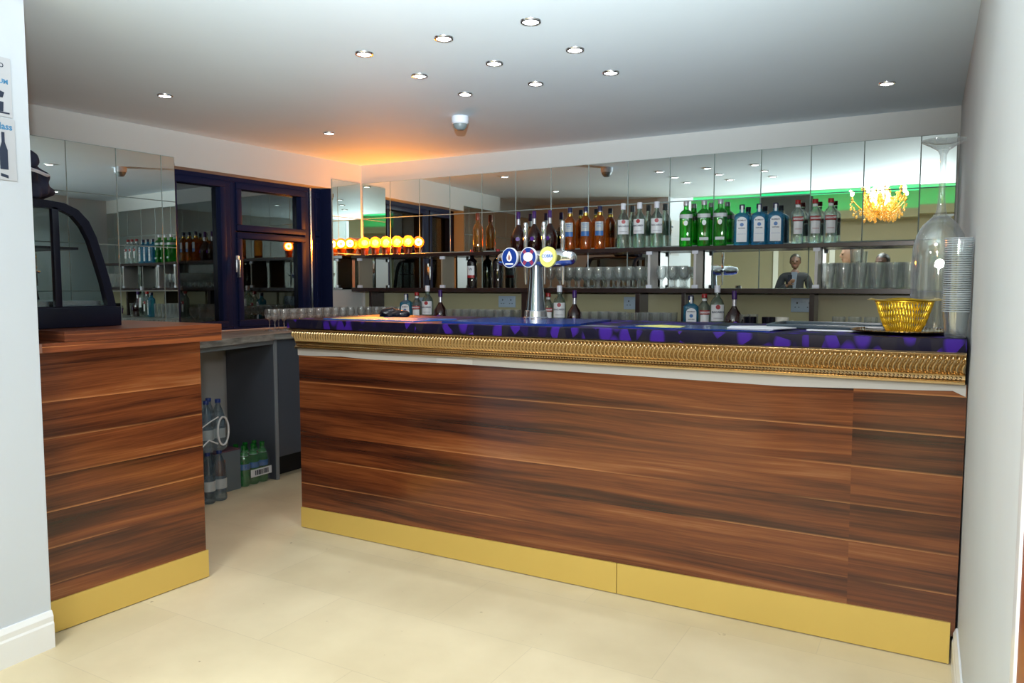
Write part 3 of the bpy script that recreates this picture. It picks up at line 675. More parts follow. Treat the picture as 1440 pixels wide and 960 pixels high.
rum = rbottle('rum_bottle', 'x', 'bottle', [(0.036, 0.0), (0.041, 0.004), (0.0425, 0.02), (0.0425, 0.175), (0.041, 0.193), (0.034, 0.215), (0.020, 0.233), (0.0145, 0.243), (0.0145, 0.262)], 'rum_glass', 'cap_white',
    [(0.0150, 0.262), (0.0175, 0.263), (0.0175, 0.302), (0.0165, 0.305)], [('front_label', 'label_white', 0.0431, 0.095, 0.192, 1.0)], rum_x)
def gin_green():
    t = thing('gin_bottle', 'x', 'bottle')
    sq = 4.5
    obj('glass', lathe(bmesh.new(), [(0.036, 0.036, 0.0), (0.040, 0.040, 0.004), (0.0415, 0.0415, 0.012), (0.0415, 0.0415, 0.205), (0.040, 0.040, 0.217), (0.030, 0.030, 0.230), (0.0165, 0.0165, 0.240), (0.0145, 0.0145, 0.268)], 32, ex=sq), 'green_glass', t)
    obj('cap', lathe(bmesh.new(), [(0.0155, 0.266), (0.0175, 0.267), (0.0175, 0.293), (0.0165, 0.295)], 20), 'cap_silver', t)
    obj('neck_band', lathe(bmesh.new(), [(0.0422, 0.0422, 0.184), (0.0422, 0.0422, 0.208)], 32, ex=sq, caps=False), 'label_grey', t)
    bm = bmesh.new(); lathe(bm, [(0.013, 0.017, 0.0), (0.013, 0.017, 0.0006)], 20)
    for v in bm.verts: v.co = Vector((v.co.x, -0.0425 - v.co.z, v.co.y + 0.152))
    obj('emblem', bm, 'label_white', t)
    obj('base_label', B((-0.028, 0.028, -0.0426, -0.0418, 0.040, 0.058)), 'label_grey', t, smooth=False)
    return t
def gin_blue():
    t = thing('gin_bottle', 'x', 'bottle'); sq = 5.0
    obj('glass', lathe(bmesh.new(), [(0.043, 0.030, 0.0), (0.048, 0.035, 0.005), (0.049, 0.036, 0.012), (0.0465, 0.034, 0.178), (0.044, 0.032, 0.188), (0.030, 0.024, 0.199), (0.0155, 0.0155, 0.206), (0.0135, 0.0135, 0.226)], 36, ex=sq), 'blue_glass', t)
    obj('cap', lathe(bmesh.new(), [(0.0145, 0.224), (0.0170, 0.225), (0.0170, 0.252), (0.0160, 0.255)], 20), 'cap_blue', t)
    obj('cap_seal', B((-0.007, 0.007, -0.0182, -0.0150, 0.205, 0.248), bev=0.001), 'label_white', t)
    bm = bmesh.new(); arch = [(-0.031, 0.022), (0.031, 0.022), (0.031, 0.150)] + [(0.031 * cos(a), 0.150 + 0.026 * sin(a)) for a in [pi * k / 8 for k in range(1, 8)]] + [(-0.031, 0.150)]
    prism(bm, arch, 1, -0.0385, -0.0365)
    f = obj('front_label', bm, 'label_white', t, smooth=False)
    bm = bmesh.new(); lathe(bm, [(0.0115, 0.0), (0.0115, 0.0006)], 20)
    for v in bm.verts: v.co = Vector((v.co.x, -0.0385 - v.co.z, v.co.y + 0.128))
    obj('emblem', bm, 'label_blue', f)
    text('lettering', 'BOMBAY', 0.0125, 'label_ink', f, (0, -0.0390, 0.154), bold=0.0003)
    text('lettering', 'SAPPHIRE', 0.0095, 'label_ink', f, (0, -0.0390, 0.106), bold=0.0003)
    text('small_print', 'LONDON DRY GIN', 0.006, 'label_blue', f, (0, -0.0390, 0.070))
    return t
def vodka_x(t):
    text('lettering', 'SMIRNOFF', 0.017, 'label_white', t, (0, -0.0392, 0.150), rot=(pi/2, 0, 0), bold=0.0004, sx=0.75)
    text('small_print', 'VODKA', 0.011, 'label_red', t, (0, -0.0392, 0.090))
vodka = rbottle('vodka_bottle', 'x', 'bottle', [(0.032, 0.0), (0.0355, 0.004), (0.037, 0.015), (0.037, 0.180), (0.034, 0.192), (0.022, 0.208), (0.0140, 0.220), (0.0135, 0.242)], 'vodka_glass', 'cap_red',
    [(0.0145, 0.240), (0.0170, 0.241), (0.0170, 0.264), (0.0160, 0.266)],
    [('front_label', 'label_white', 0.0375, 0.060, 0.135, 0.75), ('red_band', 'label_red', 0.0376, 0.138, 0.164, 0.95), ('neck_label', 'label_white', 0.0150, 0.222, 0.236, 1.2)], vodka_x)
def whisky_x(t):
    obj('gold_collar', lathe(bmesh.new(), [(0.0165, 0.232), (0.0185, 0.234), (0.0185, 0.250), (0.0160, 0.252)], 24), 'gold', t)
    obj('stopper_ring', lathe(bmesh.new(), [(0.0135, 0.2525), (0.0135, 0.262)], 20), 'cap_silver', t)
    text('lettering', 'Glenfiddich', 0.0105, 'label_ink', t, (0, -0.0402, 0.172), sx=0.8) if False else None
    obj('print_lines', B((-0.018, 0.018, -0.0400, -0.0393, 0.172, 0.176), (-0.013, 0.013, -0.0400, -0.0393, 0.160, 0.163), (-0.015, 0.015, -0.0400, -0.0393, 0.150, 0.152)), 'label_blue', t, smooth=False)
whisky = rbottle('whisky_bottle', 'x', 'bottle', [(0.034, 0.0), (0.0375, 0.004), (0.0385, 0.015), (0.0385, 0.185), (0.037, 0.200), (0.031, 0.215), (0.021, 0.226), (0.0155, 0.234), (0.0150, 0.255)], 'amber_glass', 'cap_blue',
    [(0.0140, 0.260), (0.0165, 0.261), (0.0165, 0.292), (0.0150, 0.295)],
    [('front_label', 'label_grey', 0.0390, 0.125, 0.188, 0.8), ('blue_label', 'label_blue', 0.0391, 0.092, 0.124, 0.8)], whisky_x)
def cognac_x(t):
    bm = bmesh.new(); lathe(bm, [(0.015, 0.0), (0.015, 0.0008)], 20)
    for v in bm.verts: v.co = Vector((v.co.x, -0.0565 - v.co.z, v.co.y + 0.085))
    obj('emblem', bm, 'label_purple', t, label='purple round seal')
    obj('neck_sleeve', lathe(bmesh.new(), [(0.0135, 0.192), (0.0128, 0.232)], 20, caps=False), 'cap_silver', t)
cognac = rbottle('cognac_bottle', 'x', 'bottle', [(0.040, 0.0), (0.046, 0.004), (0.052, 0.030), (0.0560, 0.070), (0.0555, 0.100), (0.049, 0.130), (0.035, 0.155), (0.021, 0.175), (0.0135, 0.190), (0.0120, 0.205), (0.0120, 0.236)], 'cognac_glass', 'cap_purple',
    [(0.0135, 0.234), (0.0150, 0.235), (0.0145, 0.282), (0.0130, 0.285)], [], cognac_x)
rose = rbottle('wine_bottle', 'x', 'bottle', [(0.034, 0.0), (0.038, 0.004), (0.039, 0.012), (0.039, 0.165), (0.036, 0.187), (0.024, 0.208), (0.0150, 0.222), (0.0140, 0.255)], 'rose_glass', 'foil_copper',
    [(0.0150, 0.240), (0.0155, 0.242), (0.0155, 0.293), (0.0145, 0.295)], [('base_band', 'wine_dark', 0.0393, 0.006, 0.040, 2.6)])  # dark band round the foot of the bottle
def redw_x(t):
    bm = bmesh.new(); lathe(bm, [(0.0395, 0.075), (0.0395, 0.095)], 14, arc=(-pi/2 - 0.8, -pi/2 + 0.8), caps=False)
    obj('red_label', bm, 'label_red', t)
    text('lettering', 'W', 0.03, 'label_ink', t, (0, -0.0400, 0.138))
redw = rbottle('wine_bottle', 'x', 'bottle', [(0.034, 0.0), (0.038, 0.004), (0.0385, 0.012), (0.0385, 0.190), (0.033, 0.208), (0.018, 0.222), (0.0140, 0.232), (0.0140, 0.262)], 'wine_dark', 'cap_red',
    [(0.0150, 0.248), (0.0152, 0.249), (0.0152, 0.286), (0.0145, 0.288)], [('front_label', 'label_white', 0.0392, 0.095, 0.165, 0.8)], redw_x)
ging = gin_green(); ginb = gin_blue()
US, LS, CT = 1.553, 1.286, 0.986
def place(proto, first, loc, rz, label, group=None, scale=None):
    """first use moves the prototype itself"""
    if first:
        proto.location = loc; proto.rotation_euler = (0, 0, rz); proto['label'] = label
        if group: proto['group'] = group
        if scale: proto.scale = (scale,) * 3
        return proto
    return dup(proto, loc, rz, label, group, scale)
def row(proto, xs, y, z, labels, group, rzs=None):
    for i, x in enumerate(xs):
        place(proto, i == 0, (x, y, z), (rzs[i] if rzs else 0.3 + random.uniform(-0.15, 0.15)), labels[i], group)
LMR = ('left', 'middle', 'right')
row(rum, (-1.915, -1.798, -1.678), 4.905, US, ['clear rum bottle with white cap, %s one of three on the upper shelf' % a for a in LMR], 'rum bottles on the upper shelf', (0.42, 0.12, 0.30))
row(ging, (-1.480, -1.363, -1.258), 4.905, US, ['green gin bottle with silver cap, %s one of three on the upper shelf' % a for a in LMR], 'green gin bottles on the upper shelf', (0.25, 0.3, 0.2))
row(ginb, (-1.123, -1.019, -0.920), 4.905, US, ['square pale-blue gin bottle, %s one of three on the upper shelf' % a for a in LMR], 'blue gin bottles on the upper shelf', (0.22, 0.25, 0.22))
row(vodka, (-0.791, -0.693, -0.605), 4.905, US, ['clear vodka bottle with red cap, %s one of three on the upper shelf' % a for a in LMR], 'vodka bottles on the upper shelf')
row(whisky, (-2.311, -2.190, -2.083), 4.900, US, ['amber whisky bottle with navy cap, %s one of three on the upper shelf' % a for a in LMR], 'whisky bottles on the upper shelf')
row(cognac, (-2.726, -2.595, -2.469), 4.900, US, ['bulbous cognac bottle with purple cap, %s one of three on the upper shelf' % a for a in LMR], 'cognac bottles on the upper shelf')
rose.location = (-3.075, 4.90, US); rose['label'] = 'slim golden wine bottle with copper foil, at the left of the upper shelf bottles'
redw.location = (-3.115, 4.88, LS); redw.rotation_euler = (0, 0, 0.2); redw['label'] = 'dark red wine bottle with white and red label on the lower shelf'
dup(redw, (-2.900, 4.90, LS), 2.6, 'dark wine bottle with its label turned away, on the lower shelf')
sets = (((-3.618, -3.516, -3.416, -3.298), 'left-hand'), ((None, -2.389, -2.302, -2.189), 'middle'), ((-1.385, -1.300, -1.220, -1.116), 'right-hand'))
where = {'left-hand': 'leftmost bottle set behind the bar', 'middle': 'bottle set beside the beer tap', 'right-hand': 'rightmost bottle set behind the bar'}
for xs, sd in sets:
    for pr, x, nm in ((ginb, xs[0], 'square pale-blue gin bottle'), (vodka, xs[1], 'red-capped vodka bottle'), (rum, xs[2], 'clear white-capped rum bottle'), (cognac, xs[3], 'purple-capped cognac bottle')):
        if x is None: continue
        dup(pr, (x, 4.72, CT), 0.38, nm + ' in the ' + where[sd], 'bottle sets on the back counter', 1.04 if pr is rum else None)

# ------------------------------------------------------------------ glassware
def open_vessel(prof, wall, seg=20):
    """outer profile up, then back down inside"""
    inner = [(max(0.0005, r - wall), z + (0.006 if i == 0 else 0)) for i, (r, z) in enumerate(prof)]
    return lathe(bmesh.new(), [(0.0005, prof[0][1])] + prof + inner[::-1] + [(0.0005, inner[0][1])], seg, caps=False)
def glass(name, label, prof, wall=0.0016, seg=20, group=None):
    o = obj(name, open_vessel(prof, wall, seg), 'clear_glass'); return setp(o, label, 'glass', group)
_O = ('first second third fourth fifth sixth seventh eighth ninth tenth eleventh twelfth thirteenth fourteenth fifteenth sixteenth seventeenth eighteenth nineteenth twentieth').split()
def ordinal(i):
    return _O[i] if i < 20 else (('twenty-' if i < 29 else 'thirty-') + _O[(i - 20) % 10]) if i % 10 != 9 else 'thirtieth'
def copies(o, pts, first=True, label=None, group=None, rz=0):
    for i, p in enumerate(pts):
        c = o if (i == 0 and first) else o.copy()
        if c is not o: COL.objects.link(c)
        c.location = p
        if label: c['label'] = (label % ordinal(i)) if '%s' in label else label
        if group: c['group'] = group
goblet_prof = [(0.031, 0.0), (0.030, 0.003), (0.012, 0.008), (0.0075, 0.016), (0.0075, 0.046), (0.014, 0.056), (0.027, 0.072), (0.0325, 0.095), (0.0325, 0.118), (0.029, 0.145)]
def goblet_mesh():
    bm = bmesh.new(); p = goblet_prof
    lathe(bm, [(0.0005, 0.0)] + p + [(0.0275, 0.145), (0.031, 0.118), (0.031, 0.095), (0.0255, 0.074), (0.012, 0.060), (0.0005, 0.055)], 20, caps=False)
    for v in bm.verts: pass
    return bm
gb = setp(obj('stemmed_glass', goblet_mesh(), 'clear_glass'), 'x', 'glass')
pts = []
for x in [-2.44 + 0.074 * k for k in range(14)]:
    if abs(x + 1.695) > 0.04: pts.append((x, 4.858, LS))
copies(gb, pts, True, 'short-stemmed glass, %s from the left in the front row on the lower shelf', 'stemmed glasses on the lower shelf, front row')
pts = [(-2.405 + 0.074 * k, 4.932, LS) for k in range(13) if abs(-2.405 + 0.074 * k + 1.695) > 0.04]
copies(gb, pts, False, 'short-stemmed glass, %s from the left in the rear row on the lower shelf', 'stemmed glasses on the lower shelf, rear row')
pint = glass('pint_glass', 'x', [(0.029, 0.0), (0.030, 0.004), (0.031, 0.03), (0.041, 0.112), (0.0400, 0.120), (0.0425, 0.150)])
copies(pint, [(-0.605 + 0.086 * k, 4.852, LS) for k in range(6)], True, 'pint glass, %s from the left in the front row on the lower shelf', 'pint glasses on the lower shelf, front row')
copies(pint, [(-0.585 + 0.086 * k, 4.938, LS) for k in range(5)], False, 'pint glass, %s from the left in the rear row on the lower shelf', 'pint glasses on the lower shelf, rear row')
tum = glass('tumbler', 'tumbler stacked upright on top of the front row of pint glasses', [(0.030, 0.0), (0.032, 0.004), (0.037, 0.075)])
tum.location = (-0.452, 4.852, LS + 0.1505)
copies(tum, [(-0.515, 4.62, CT + 0.062), ], False, 'tumbler on the back counter, left of three beside the gold basket', 'tumblers by the basket')
for c, x in zip(('left', 'middle', 'right'), (-0.515, -0.432, -0.350)): pass
bpy.data.objects.remove(bpy.data.objects['tumbler.001'])
# three inverted tumblers: taller stacked pair shows above the bar edge
tt = glass('tumbler', 'tumbler left of three standing on the back counter behind the gold basket', [(0.030, 0.0), (0.031, 0.004), (0.034, 0.070), (0.036, 0.142)], 0.002)
copies(tt, [(-0.515, 4.65, CT)])
for x, q in ((-0.432, 'tumbler middle of three standing on the back counter behind the gold basket'), (-0.350, 'tumbler right of three standing on the back counter behind the gold basket')):
    c = tt.copy(); COL.objects.link(c); c.location = (x, 4.65, CT); c['label'] = q; c['group'] = 'tumblers behind the basket'
tt['group'] = 'tumblers behind the basket'
for x, q in ((-0.195, 'tumbler on the back counter seen between the basket and the cup stack'), (-0.105, 'tumbler on the back counter seen through the giant wine glass')):
    c = tt.copy(); COL.objects.link(c); c.location = (x, 4.62, CT); c['label'] = q
hb = glass('highball_glass', 'x', [(0.026, 0.0), (0.027, 0.004), (0.030, 0.07), (0.0325, 0.142)], 0.002, 18)
segs = [(-3.20, -2.68, 'left of the beer tap'), (-2.10, -1.50, 'between the beer tap and right-hand bottles'), (-1.045, -0.99, 'left of the black mugs')]
first = True
for x0, x1, q in segs:
    for rw, (yy, nm) in enumerate(((4.70, 'front row'), (4.775, 'second row'), (4.85, 'rear row'))):
        pts = []; x = x0 + 0.03 * rw
        while x <= x1: 
            if not (rw > 0 and min(abs(x - u) for u in (-2.635, -1.775, -1.465, -0.685)) < 0.058): pts.append((x, yy, CT))
            x += 0.071
        if pts:
            copies(hb, pts, first, 'highball glass, %%s in the %s, %s' % (nm, q), 'highball glasses %s, %s' % (q, nm)); first = False
wprof = [(0.033, 0.0), (0.032, 0.002), (0.008, 0.006), (0.0036, 0.014), (0.0036, 0.068), (0.010, 0.075), (0.027, 0.090), (0.034, 0.110), (0.033, 0.130), (0.028, 0.152)]
bm = bmesh.new(); lathe(bm, [(0.0005, 0.0)] + wprof + [(0.0268, 0.152), (0.0318, 0.130), (0.0328, 0.110), (0.026, 0.092), (0.009, 0.078), (0.0005, 0.076)], 20, caps=False)
wg = setp(obj('wine_glass', bm, 'clear_glass'), 'x', 'glass')
pts = [(-4.06 + 0.006 * k, 3.80 + 0.080 * k, CT) for k in range(10)]
copies(wg, pts, True, 'wine glass, %s from the front in the outer row on the side worktop', 'wine glasses on the side worktop, front row')
pts = [(-4.145 + 0.006 * k, 3.83 + 0.080 * k, CT) for k in range(10)]
copies(wg, pts, False, 'wine glass, %s from the front in the row nearer the windows', 'wine glasses on the side worktop, window row')
pts = [(-4.02 + 0.078 * k, 4.66 + (0.085 if j else 0), CT) for j in (0, 1) for k in range(5) if not (j and k == 0)]
copies(wg, pts, False, 'wine glass, %s of the cluster in the back counter corner left of the gin', 'wine glasses in the corner of the back counter')

# mugs
def mug(mat, label, loc, rz=0.5):
    t = thing('mug', label, 'mug', loc, rz, 'mugs on the back counter')
    obj('cup', open_vessel([(0.026, 0.0), (0.030, 0.004), (0.036, 0.06), (0.038, 0.135)], 0.003, 24), mat, t)
    obj('handle', tube(bmesh.new(), [(0.036, 0, 0.11), (0.058, 0, 0.115), (0.066, 0, 0.085), (0.056, 0, 0.055), (0.033, 0, 0.05)], 0.0045), mat, t)
mug('black_plastic', 'black mug, left of the black ones on the back counter', (-0.985, 4.56, CT), 2.6); mug('black_plastic', 'black mug, right of the black ones on the back counter', (-0.880, 4.56, CT), 0.5); mug('mug_white', 'white mug on the back counter beside the black ones', (-0.805, 4.56, CT - 0.0), 0.2)

# ------------------------------------------------------------------ amber ball lamps in the corner
for i in range(5):
    x = -4.20 + i * 0.113
    pos = ('nearest the corner', 'second from the corner', 'middle of the five', 'second from the right end', 'farthest from the corner')[i]
    t = thing('ball_lamp', 'glowing amber glass ball lamp on the upper shelf, ' + pos, 'lamp', (x, 4.925, US), 0, 'amber ball lamps')
    obj('stand', lathe(bmesh.new(), [(0.030, 0.0), (0.032, 0.004), (0.028, 0.030), (0.034, 0.052), (0.038, 0.060)], 20), 'foil_copper', t)
    obj('glass_ball', ball(bmesh.new(), (0, 0, 0.104), 0.047, u=24, v=16), 'amber_ball', t); obj('filament', ball(bmesh.new(), (0, 0, 0.104), 0.013, u=12, v=8), 'filament', t)
    light('ball_lamp_light', 'POINT', (x, 4.925, US + 0.104), 13.0, (1.0, 0.47, 0.09), 0.03)

# ------------------------------------------------------------------ beer tap
tp = thing('beer_tap', 'chrome three-tap beer font with round brewery badges standing on the bar', 'beer tap', (-1.762, 3.345, 1.1387))
obj('base_collar', lathe(bmesh.new(), [(0.062, 0.0), (0.062, 0.006), (0.057, 0.010), (0.055, 0.038), (0.050, 0.042)], 36), 'silver', tp)
obj('column', lathe(bmesh.new(), [(0.049, 0.041), (0.047, 0.060), (0.038, 0.16), (0.033, 0.235), (0.034, 0.262)], 36), 'brushed', tp)
bm = bmesh.new(); tube(bm, [(-0.185, 0, 0.295), (-0.15, 0, 0.295), (0.15, 0, 0.295), (0.185, 0, 0.295)], [0.034, 0.040, 0.040, 0.034], 28); ball(bm, (-0.185, 0, 0.295), 0.034); ball(bm, (0.185, 0, 0.295), 0.034)
obj('cross_bar', bm, 'chrome', tp)
BADGES = (('left', -0.105, 'mat_sky', 'mat_blue'), ('middle', 0.0, 'label_blue', 'label_blue'), ('right', 0.105, 'mat_yellow', 'mat_yellow'))
def disc(bm, r, y0, y1, cz, cx=0, seg=28, sx=1.0, sz=1.0):
    a = [bm.verts.new((cx + r*sx*cos(2*pi*k/seg), y0, cz + r*sz*sin(2*pi*k/seg))) for k in range(seg)]; b = [bm.verts.new((cx + r*sx*cos(2*pi*k/seg), y1, cz + r*sz*sin(2*pi*k/seg))) for k in range(seg)]
    for k in range(seg): bm.faces.new((a[k], a[(k+1) % seg], b[(k+1) % seg], b[k]))
    bm.faces.new(a[::-1]); bm.faces.new(b); return bm
for nm, bx, c1, c2 in BADGES:
    hz = 0.300
    bd = obj('badge', disc(bmesh.new(), 0.044, -0.080, -0.066, hz, bx, sz=1.12), 'label_white' if nm != 'right' else 'mat_yellow', tp, label={'left': 'blue badge with a pale flame-shaped drop', 'middle': 'navy badge with a pale disc and red rays', 'right': 'yellow badge with a pale disc and blue lettering'}[nm])
    obj('badge_stem', tube(bmesh.new(), [(bx, -0.07, hz), (bx, -0.03, 0.297)], 0.013, 12), 'chrome', tp)
    if nm == 'left':
        obj('badge_face', disc(bmesh.new(), 0.041, -0.0815, -0.080, hz, bx, sz=1.12), 'mat_blue', bd)
        bm = bmesh.new(); dr = [(0.0, 0.030), (0.010, 0.014), (0.015, -0.002), (0.011, -0.016), (0.0, -0.021), (-0.011, -0.016), (-0.015, -0.002), (-0.010, 0.014)]
        prism(bm, [(bx + a, hz + 0.002 + b) for a, b in dr], 1, -0.0830, -0.0815); obj('drop_mark', bm, 'paper', bd, smooth=False)
        bm = bmesh.new(); prism(bm, [(bx + a * 0.45, hz + b * 0.55) for a, b in dr], 1, -0.0840, -0.0830); obj('drop_heart', bm, 'endgrain', bd, smooth=False)
        obj('name_bar', B((bx - 0.022, bx + 0.022, -0.083, -0.0815, hz - 0.034, hz - 0.028)), 'paper', bd, smooth=False)
    elif nm == 'middle':
        obj('badge_face', disc(bmesh.new(), 0.041, -0.0815, -0.080, hz, bx, sz=1.12), 'mat_blue', bd)
        bm = bmesh.new()
        for k in range(4):
            a = radians(50 + (0, 80, 180, 260)[k]); dx, dz = cos(a), sin(a); px, pz = -dz, dx
            for off in (-0.0045, 0.0045):
                q = [(bx + dx*r_ + px*(w_+off), hz + dz*r_*1.1 + pz*(w_+off)) for r_, w_ in ((0.018, -0.0028), (0.039, -0.0028), (0.039, 0.0028), (0.018, 0.0028))]
                prism(bm, q, 1, -0.0828, -0.0815)
        obj('red_rays', bm, 'label_red', bd, smooth=False)
        obj('pale_disc', disc(bmesh.new(), 0.0225, -0.0838, -0.0815, hz + 0.002, bx, seg=20, sx=1.15, sz=1.0), 'paper', bd)
    else:
        obj('pale_disc', disc(bmesh.new(), 0.027, -0.0818, -0.080, hz + 0.002, bx), 'paper', bd)
        text('lettering', 'COBRA', 0.0215, 'label_blue', bd, (bx, -0.0825, hz + 0.004), bold=0.0006, sx=0.85)
    # the tap itself on the bartender's side, handle up, spout down
    hd = obj('tap_handle', lathe(bmesh.new(), [(0.008, 0.335), (0.0105, 0.345), (0.0105, 0.375), (0.012, 0.385), (0.0125, 0.47), (0.0095, 0.482)], 16, cx=bx, cy=0.085), 'chrome', tp)
    bm = bmesh.new(); tube(bm, [(bx, 0.03, 0.297), (bx, 0.085, 0.30), (bx, 0.115, 0.29)], [0.014, 0.016, 0.012], 14); tube(bm, [(bx, 0.085, 0.34), (bx, 0.085, 0.285), (bx, 0.092, 0.17)], [0.011, 0.012, 0.006], 12)
    obj('spout', bm, 'chrome', tp)

# ------------------------------------------------------------------ mats, papers, trays on the bar top
BT = 1.1285
def flat(name, poly, th, mat, label, cat, z=BT, group=None):
    bm = bmesh.new(); prism(bm, poly, 2, z, z + th); return setp(obj(name, bm, mat, smooth=False), label, cat, group)
m_ = flat('bar_mat', [(-2.78, 2.93), (-2.20, 2.93), (-2.15, 3.22), (-2.75, 3.25)], 0.005, 'mat_sky', 'blue bar runner with a yellow end at the left of the bar top', 'bar mat')
bm = bmesh.new(); prism(bm, [(-2.76, 2.97), (-2.60, 2.95), (-2.52, 3.10), (-2.62, 3.22), (-2.72, 3.22)], 2, BT + 0.005, BT + 0.0058); obj('yellow_print', bm, 'mat_yellow', m_, smooth=False)
bm = bmesh.new(); prism(bm, [(-2.02, 2.90), (-1.40, 2.91), (-1.36, 3.00), (-1.40, 3.44), (-2.02, 3.46)], 2, BT, BT + 0.010)
m_ = setp(obj('drip_tray', bm, 'mat_blue', smooth=False), 'glossy blue drip mat under the beer tap', 'drip mat')
m_ = flat('bar_mat', [(-1.17, 2.95), (-0.56, 2.93), (-0.53, 3.20), (-1.16, 3.22)], 0.005, 'mat_blue', 'blue bar runner with a yellow shape right of the beer tap', 'bar mat')
bm = bmesh.new(); prism(bm, [(-1.12, 3.02), (-1.00, 2.97), (-0.92, 2.99), (-0.93, 3.10), (-1.05, 3.14)], 2, BT + 0.005, BT + 0.0058); obj('yellow_print', bm, 'mat_yellow', m_, smooth=False)
flat('paper_sheet', [(-0.74, 3.02), (-0.56, 2.99), (-0.50, 3.14), (-0.62, 3.24), (-0.76, 3.16)], 0.003, 'paper', 'white paper napkin lying on the blue bar runner', 'napkin', BT + 0.006)
flat('paper_sheet', [(-1.36, 2.99), (-1.22, 2.97), (-1.20, 3.05), (-1.34, 3.07)], 0.0015, 'mat_grey', 'dark flat beer mat just right of the blue drip mat', 'beer mat', BT)
ty = thing('serving_tray', 'dark grey rectangular serving tray on the bar left of the gold basket', 'tray', (-0.395, 3.34, BT), -0.03)
bm = bmesh.new(); box(bm, -0.21, 0.21, -0.14, 0.14, 0.0, 0.006, bev=0.002); obj('tray_base', bm, 'tray_grey', ty)
bm = bmesh.new(); box(bm, -0.225, 0.225, -0.155, -0.138, 0.004, 0.020, bev=0.003); box(bm, -0.225, 0.225, 0.138, 0.155, 0.004, 0.020, bev=0.003); box(bm, -0.225, -0.208, -0.138, 0.138, 0.004, 0.020, bev=0.003); box(bm, 0.208, 0.225, -0.138, 0.138, 0.004, 0.020, bev=0.003); obj('tray_rim', bm, 'tray_grey', ty)
flat('menu_card', [(-0.46, 3.12), (-0.25, 3.11), (-0.25, 3.145), (-0.46, 3.155)], 0.004, 'paper', 'white folded card at the front edge of the grey tray', 'card')
# crumpled black bag/cloth at the left
bm = bmesh.new(); bmesh.ops.create_icosphere(bm, subdivisions=4, radius=1, matrix=Matrix.Diagonal((0.085, 0.05, 0.035, 1)))
for v in bm.verts:
    v.co += Vector((1, 1, 1)) * 0.0 + v.co.normalized() * (mnoise.noise(v.co * 26) * 0.018 + mnoise.noise(v.co * 60) * 0.008); v.co.z = max(v.co.z, -0.012)
o = obj('bar_cloth', bm, 'black_plastic'); o.location = (-2.66, 3.36, BT + 0.0125); o.rotation_euler = (0, 0, 0.3); setp(o, 'crumpled black cloth on the left of the bar top beyond the blue runner', 'cloth')

# gold plate and basket
pl = thing('round_platter', 'round brass platter under the gold basket at the right of the bar', 'platter', (-0.130, 3.085, BT))
obj('dish', lathe(bmesh.new(), [(0.09, 0.0), (0.10, 0.001), (0.145, 0.009), (0.158, 0.012), (0.158, 0.015), (0.143, 0.012), (0.10, 0.005), (0.0005, 0.004)], 48, caps=True, sx=1.08, sy=1.0), 'brass_tray', pl)
bm = bmesh.new()
for k in range(64):
    a = 2 * pi * k / 64; ball(bm, (0.158 * cos(a), 0.158 * sin(a), 0.0135), 0.0042, u=6, v=4)
obj('beaded_rim', bm, 'brass_tray', pl)['kind'] = 'stuff'
bk = thing('wire_basket', 'oval gold woven metal basket standing on the brass platter', 'basket', (-0.124, 3.075, BT + 0.0055), 0.15)
bm = bmesh.new(); nn = 52; rbx, rby, rtx, rty, h = 0.055, 0.047, 0.094, 0.080, 0.108
def bas(a, s):
    k = s ** 0.75; return Vector(((rbx + (rtx - rbx) * k) * cos(a), (rby + (rty - rby) * k) * sin(a), 0.004 + h * s))
for k in range(nn):
    for dr_ in (1, -1):
        tube(bm, [bas(2*pi*k/nn + dr_ * 0.28 * (j/5), j/5) for j in range(6)], 0.0018, 5)
obj('mesh_weave', bm, 'basket_gold', bk)
bm = bmesh.new()
for s, r in ((0.0, 0.003), (1.0, 0.0035)):
    tube(bm, [bas(2*pi*k/40, s) for k in range(41)], r, 6, caps=False)
base_ring = [bas(2*pi*k/40, 0.0) for k in range(40)]
bm.faces.new([bm.verts.new(p) for p in base_ring])
obj('rings', bm, 'basket_gold', bk)
bm = bmesh.new()
A = [[], [], [], []]
for k in range(48):
    a = 2*pi*k/48; p = bas(a, 1.0); n_ = Vector((cos(a), sin(a), 0)); lift = 0.006 + 0.005 * cos(2 * a) ** 2
    wdt = 0.018 + 0.012 * abs(cos(a)) ** 4
    A[0].append(bm.verts.new(p - n_ * 0.003 + Vector((0, 0, 0.002)))); A[1].append(bm.verts.new(p + n_ * wdt * 0.5 + Vector((0, 0, lift)))); A[2].append(bm.verts.new(p + n_ * wdt + Vector((0, 0, lift * 0.4))))
    A[3].append(bm.verts.new(p + n_ * wdt * 0.5 + Vector((0, 0, lift - 0.004))))
for i in range(4):
    for k in range(48): bm.faces.new((A[i][k], A[i][(k+1) % 48], A[(i+1) % 4][(k+1) % 48], A[(i+1) % 4][k]))
obj('rolled_rim', bm, 'basket_gold', bk)

# giant upside-down wine glass
gg = thing('giant_wine_glass', 'giant clear wine glass standing upside down on the bar against the right wall', 'glass', (-0.022, 3.285, BT))
gp = [(0.074, 0.0), (0.077, 0.10), (0.080, 0.22), (0.079, 0.30), (0.074, 0.345), (0.062, 0.385), (0.040, 0.418), (0.022, 0.432)]
gp = [(0.090, 0.0), (0.093, 0.12), (0.093, 0.26), (0.089, 0.32), (0.079, 0.362), (0.060, 0.398), (0.034, 0.424), (0.020, 0.438)]
lathe_p = gp + [(0.015, 0.46), (0.0115, 0.50), (0.010, 0.58), (0.011, 0.655), (0.018, 0.672), (0.045, 0.690), (0.075, 0.706), (0.075, 0.711), (0.040, 0.700), (0.0005, 0.698)]
bm = lathe(bmesh.new(), lathe_p[::-1] + [(r - 0.003, z) for r, z in gp[:-1]] + [(0.012, 0.432), (0.0005, 0.430)], 48, caps=False)
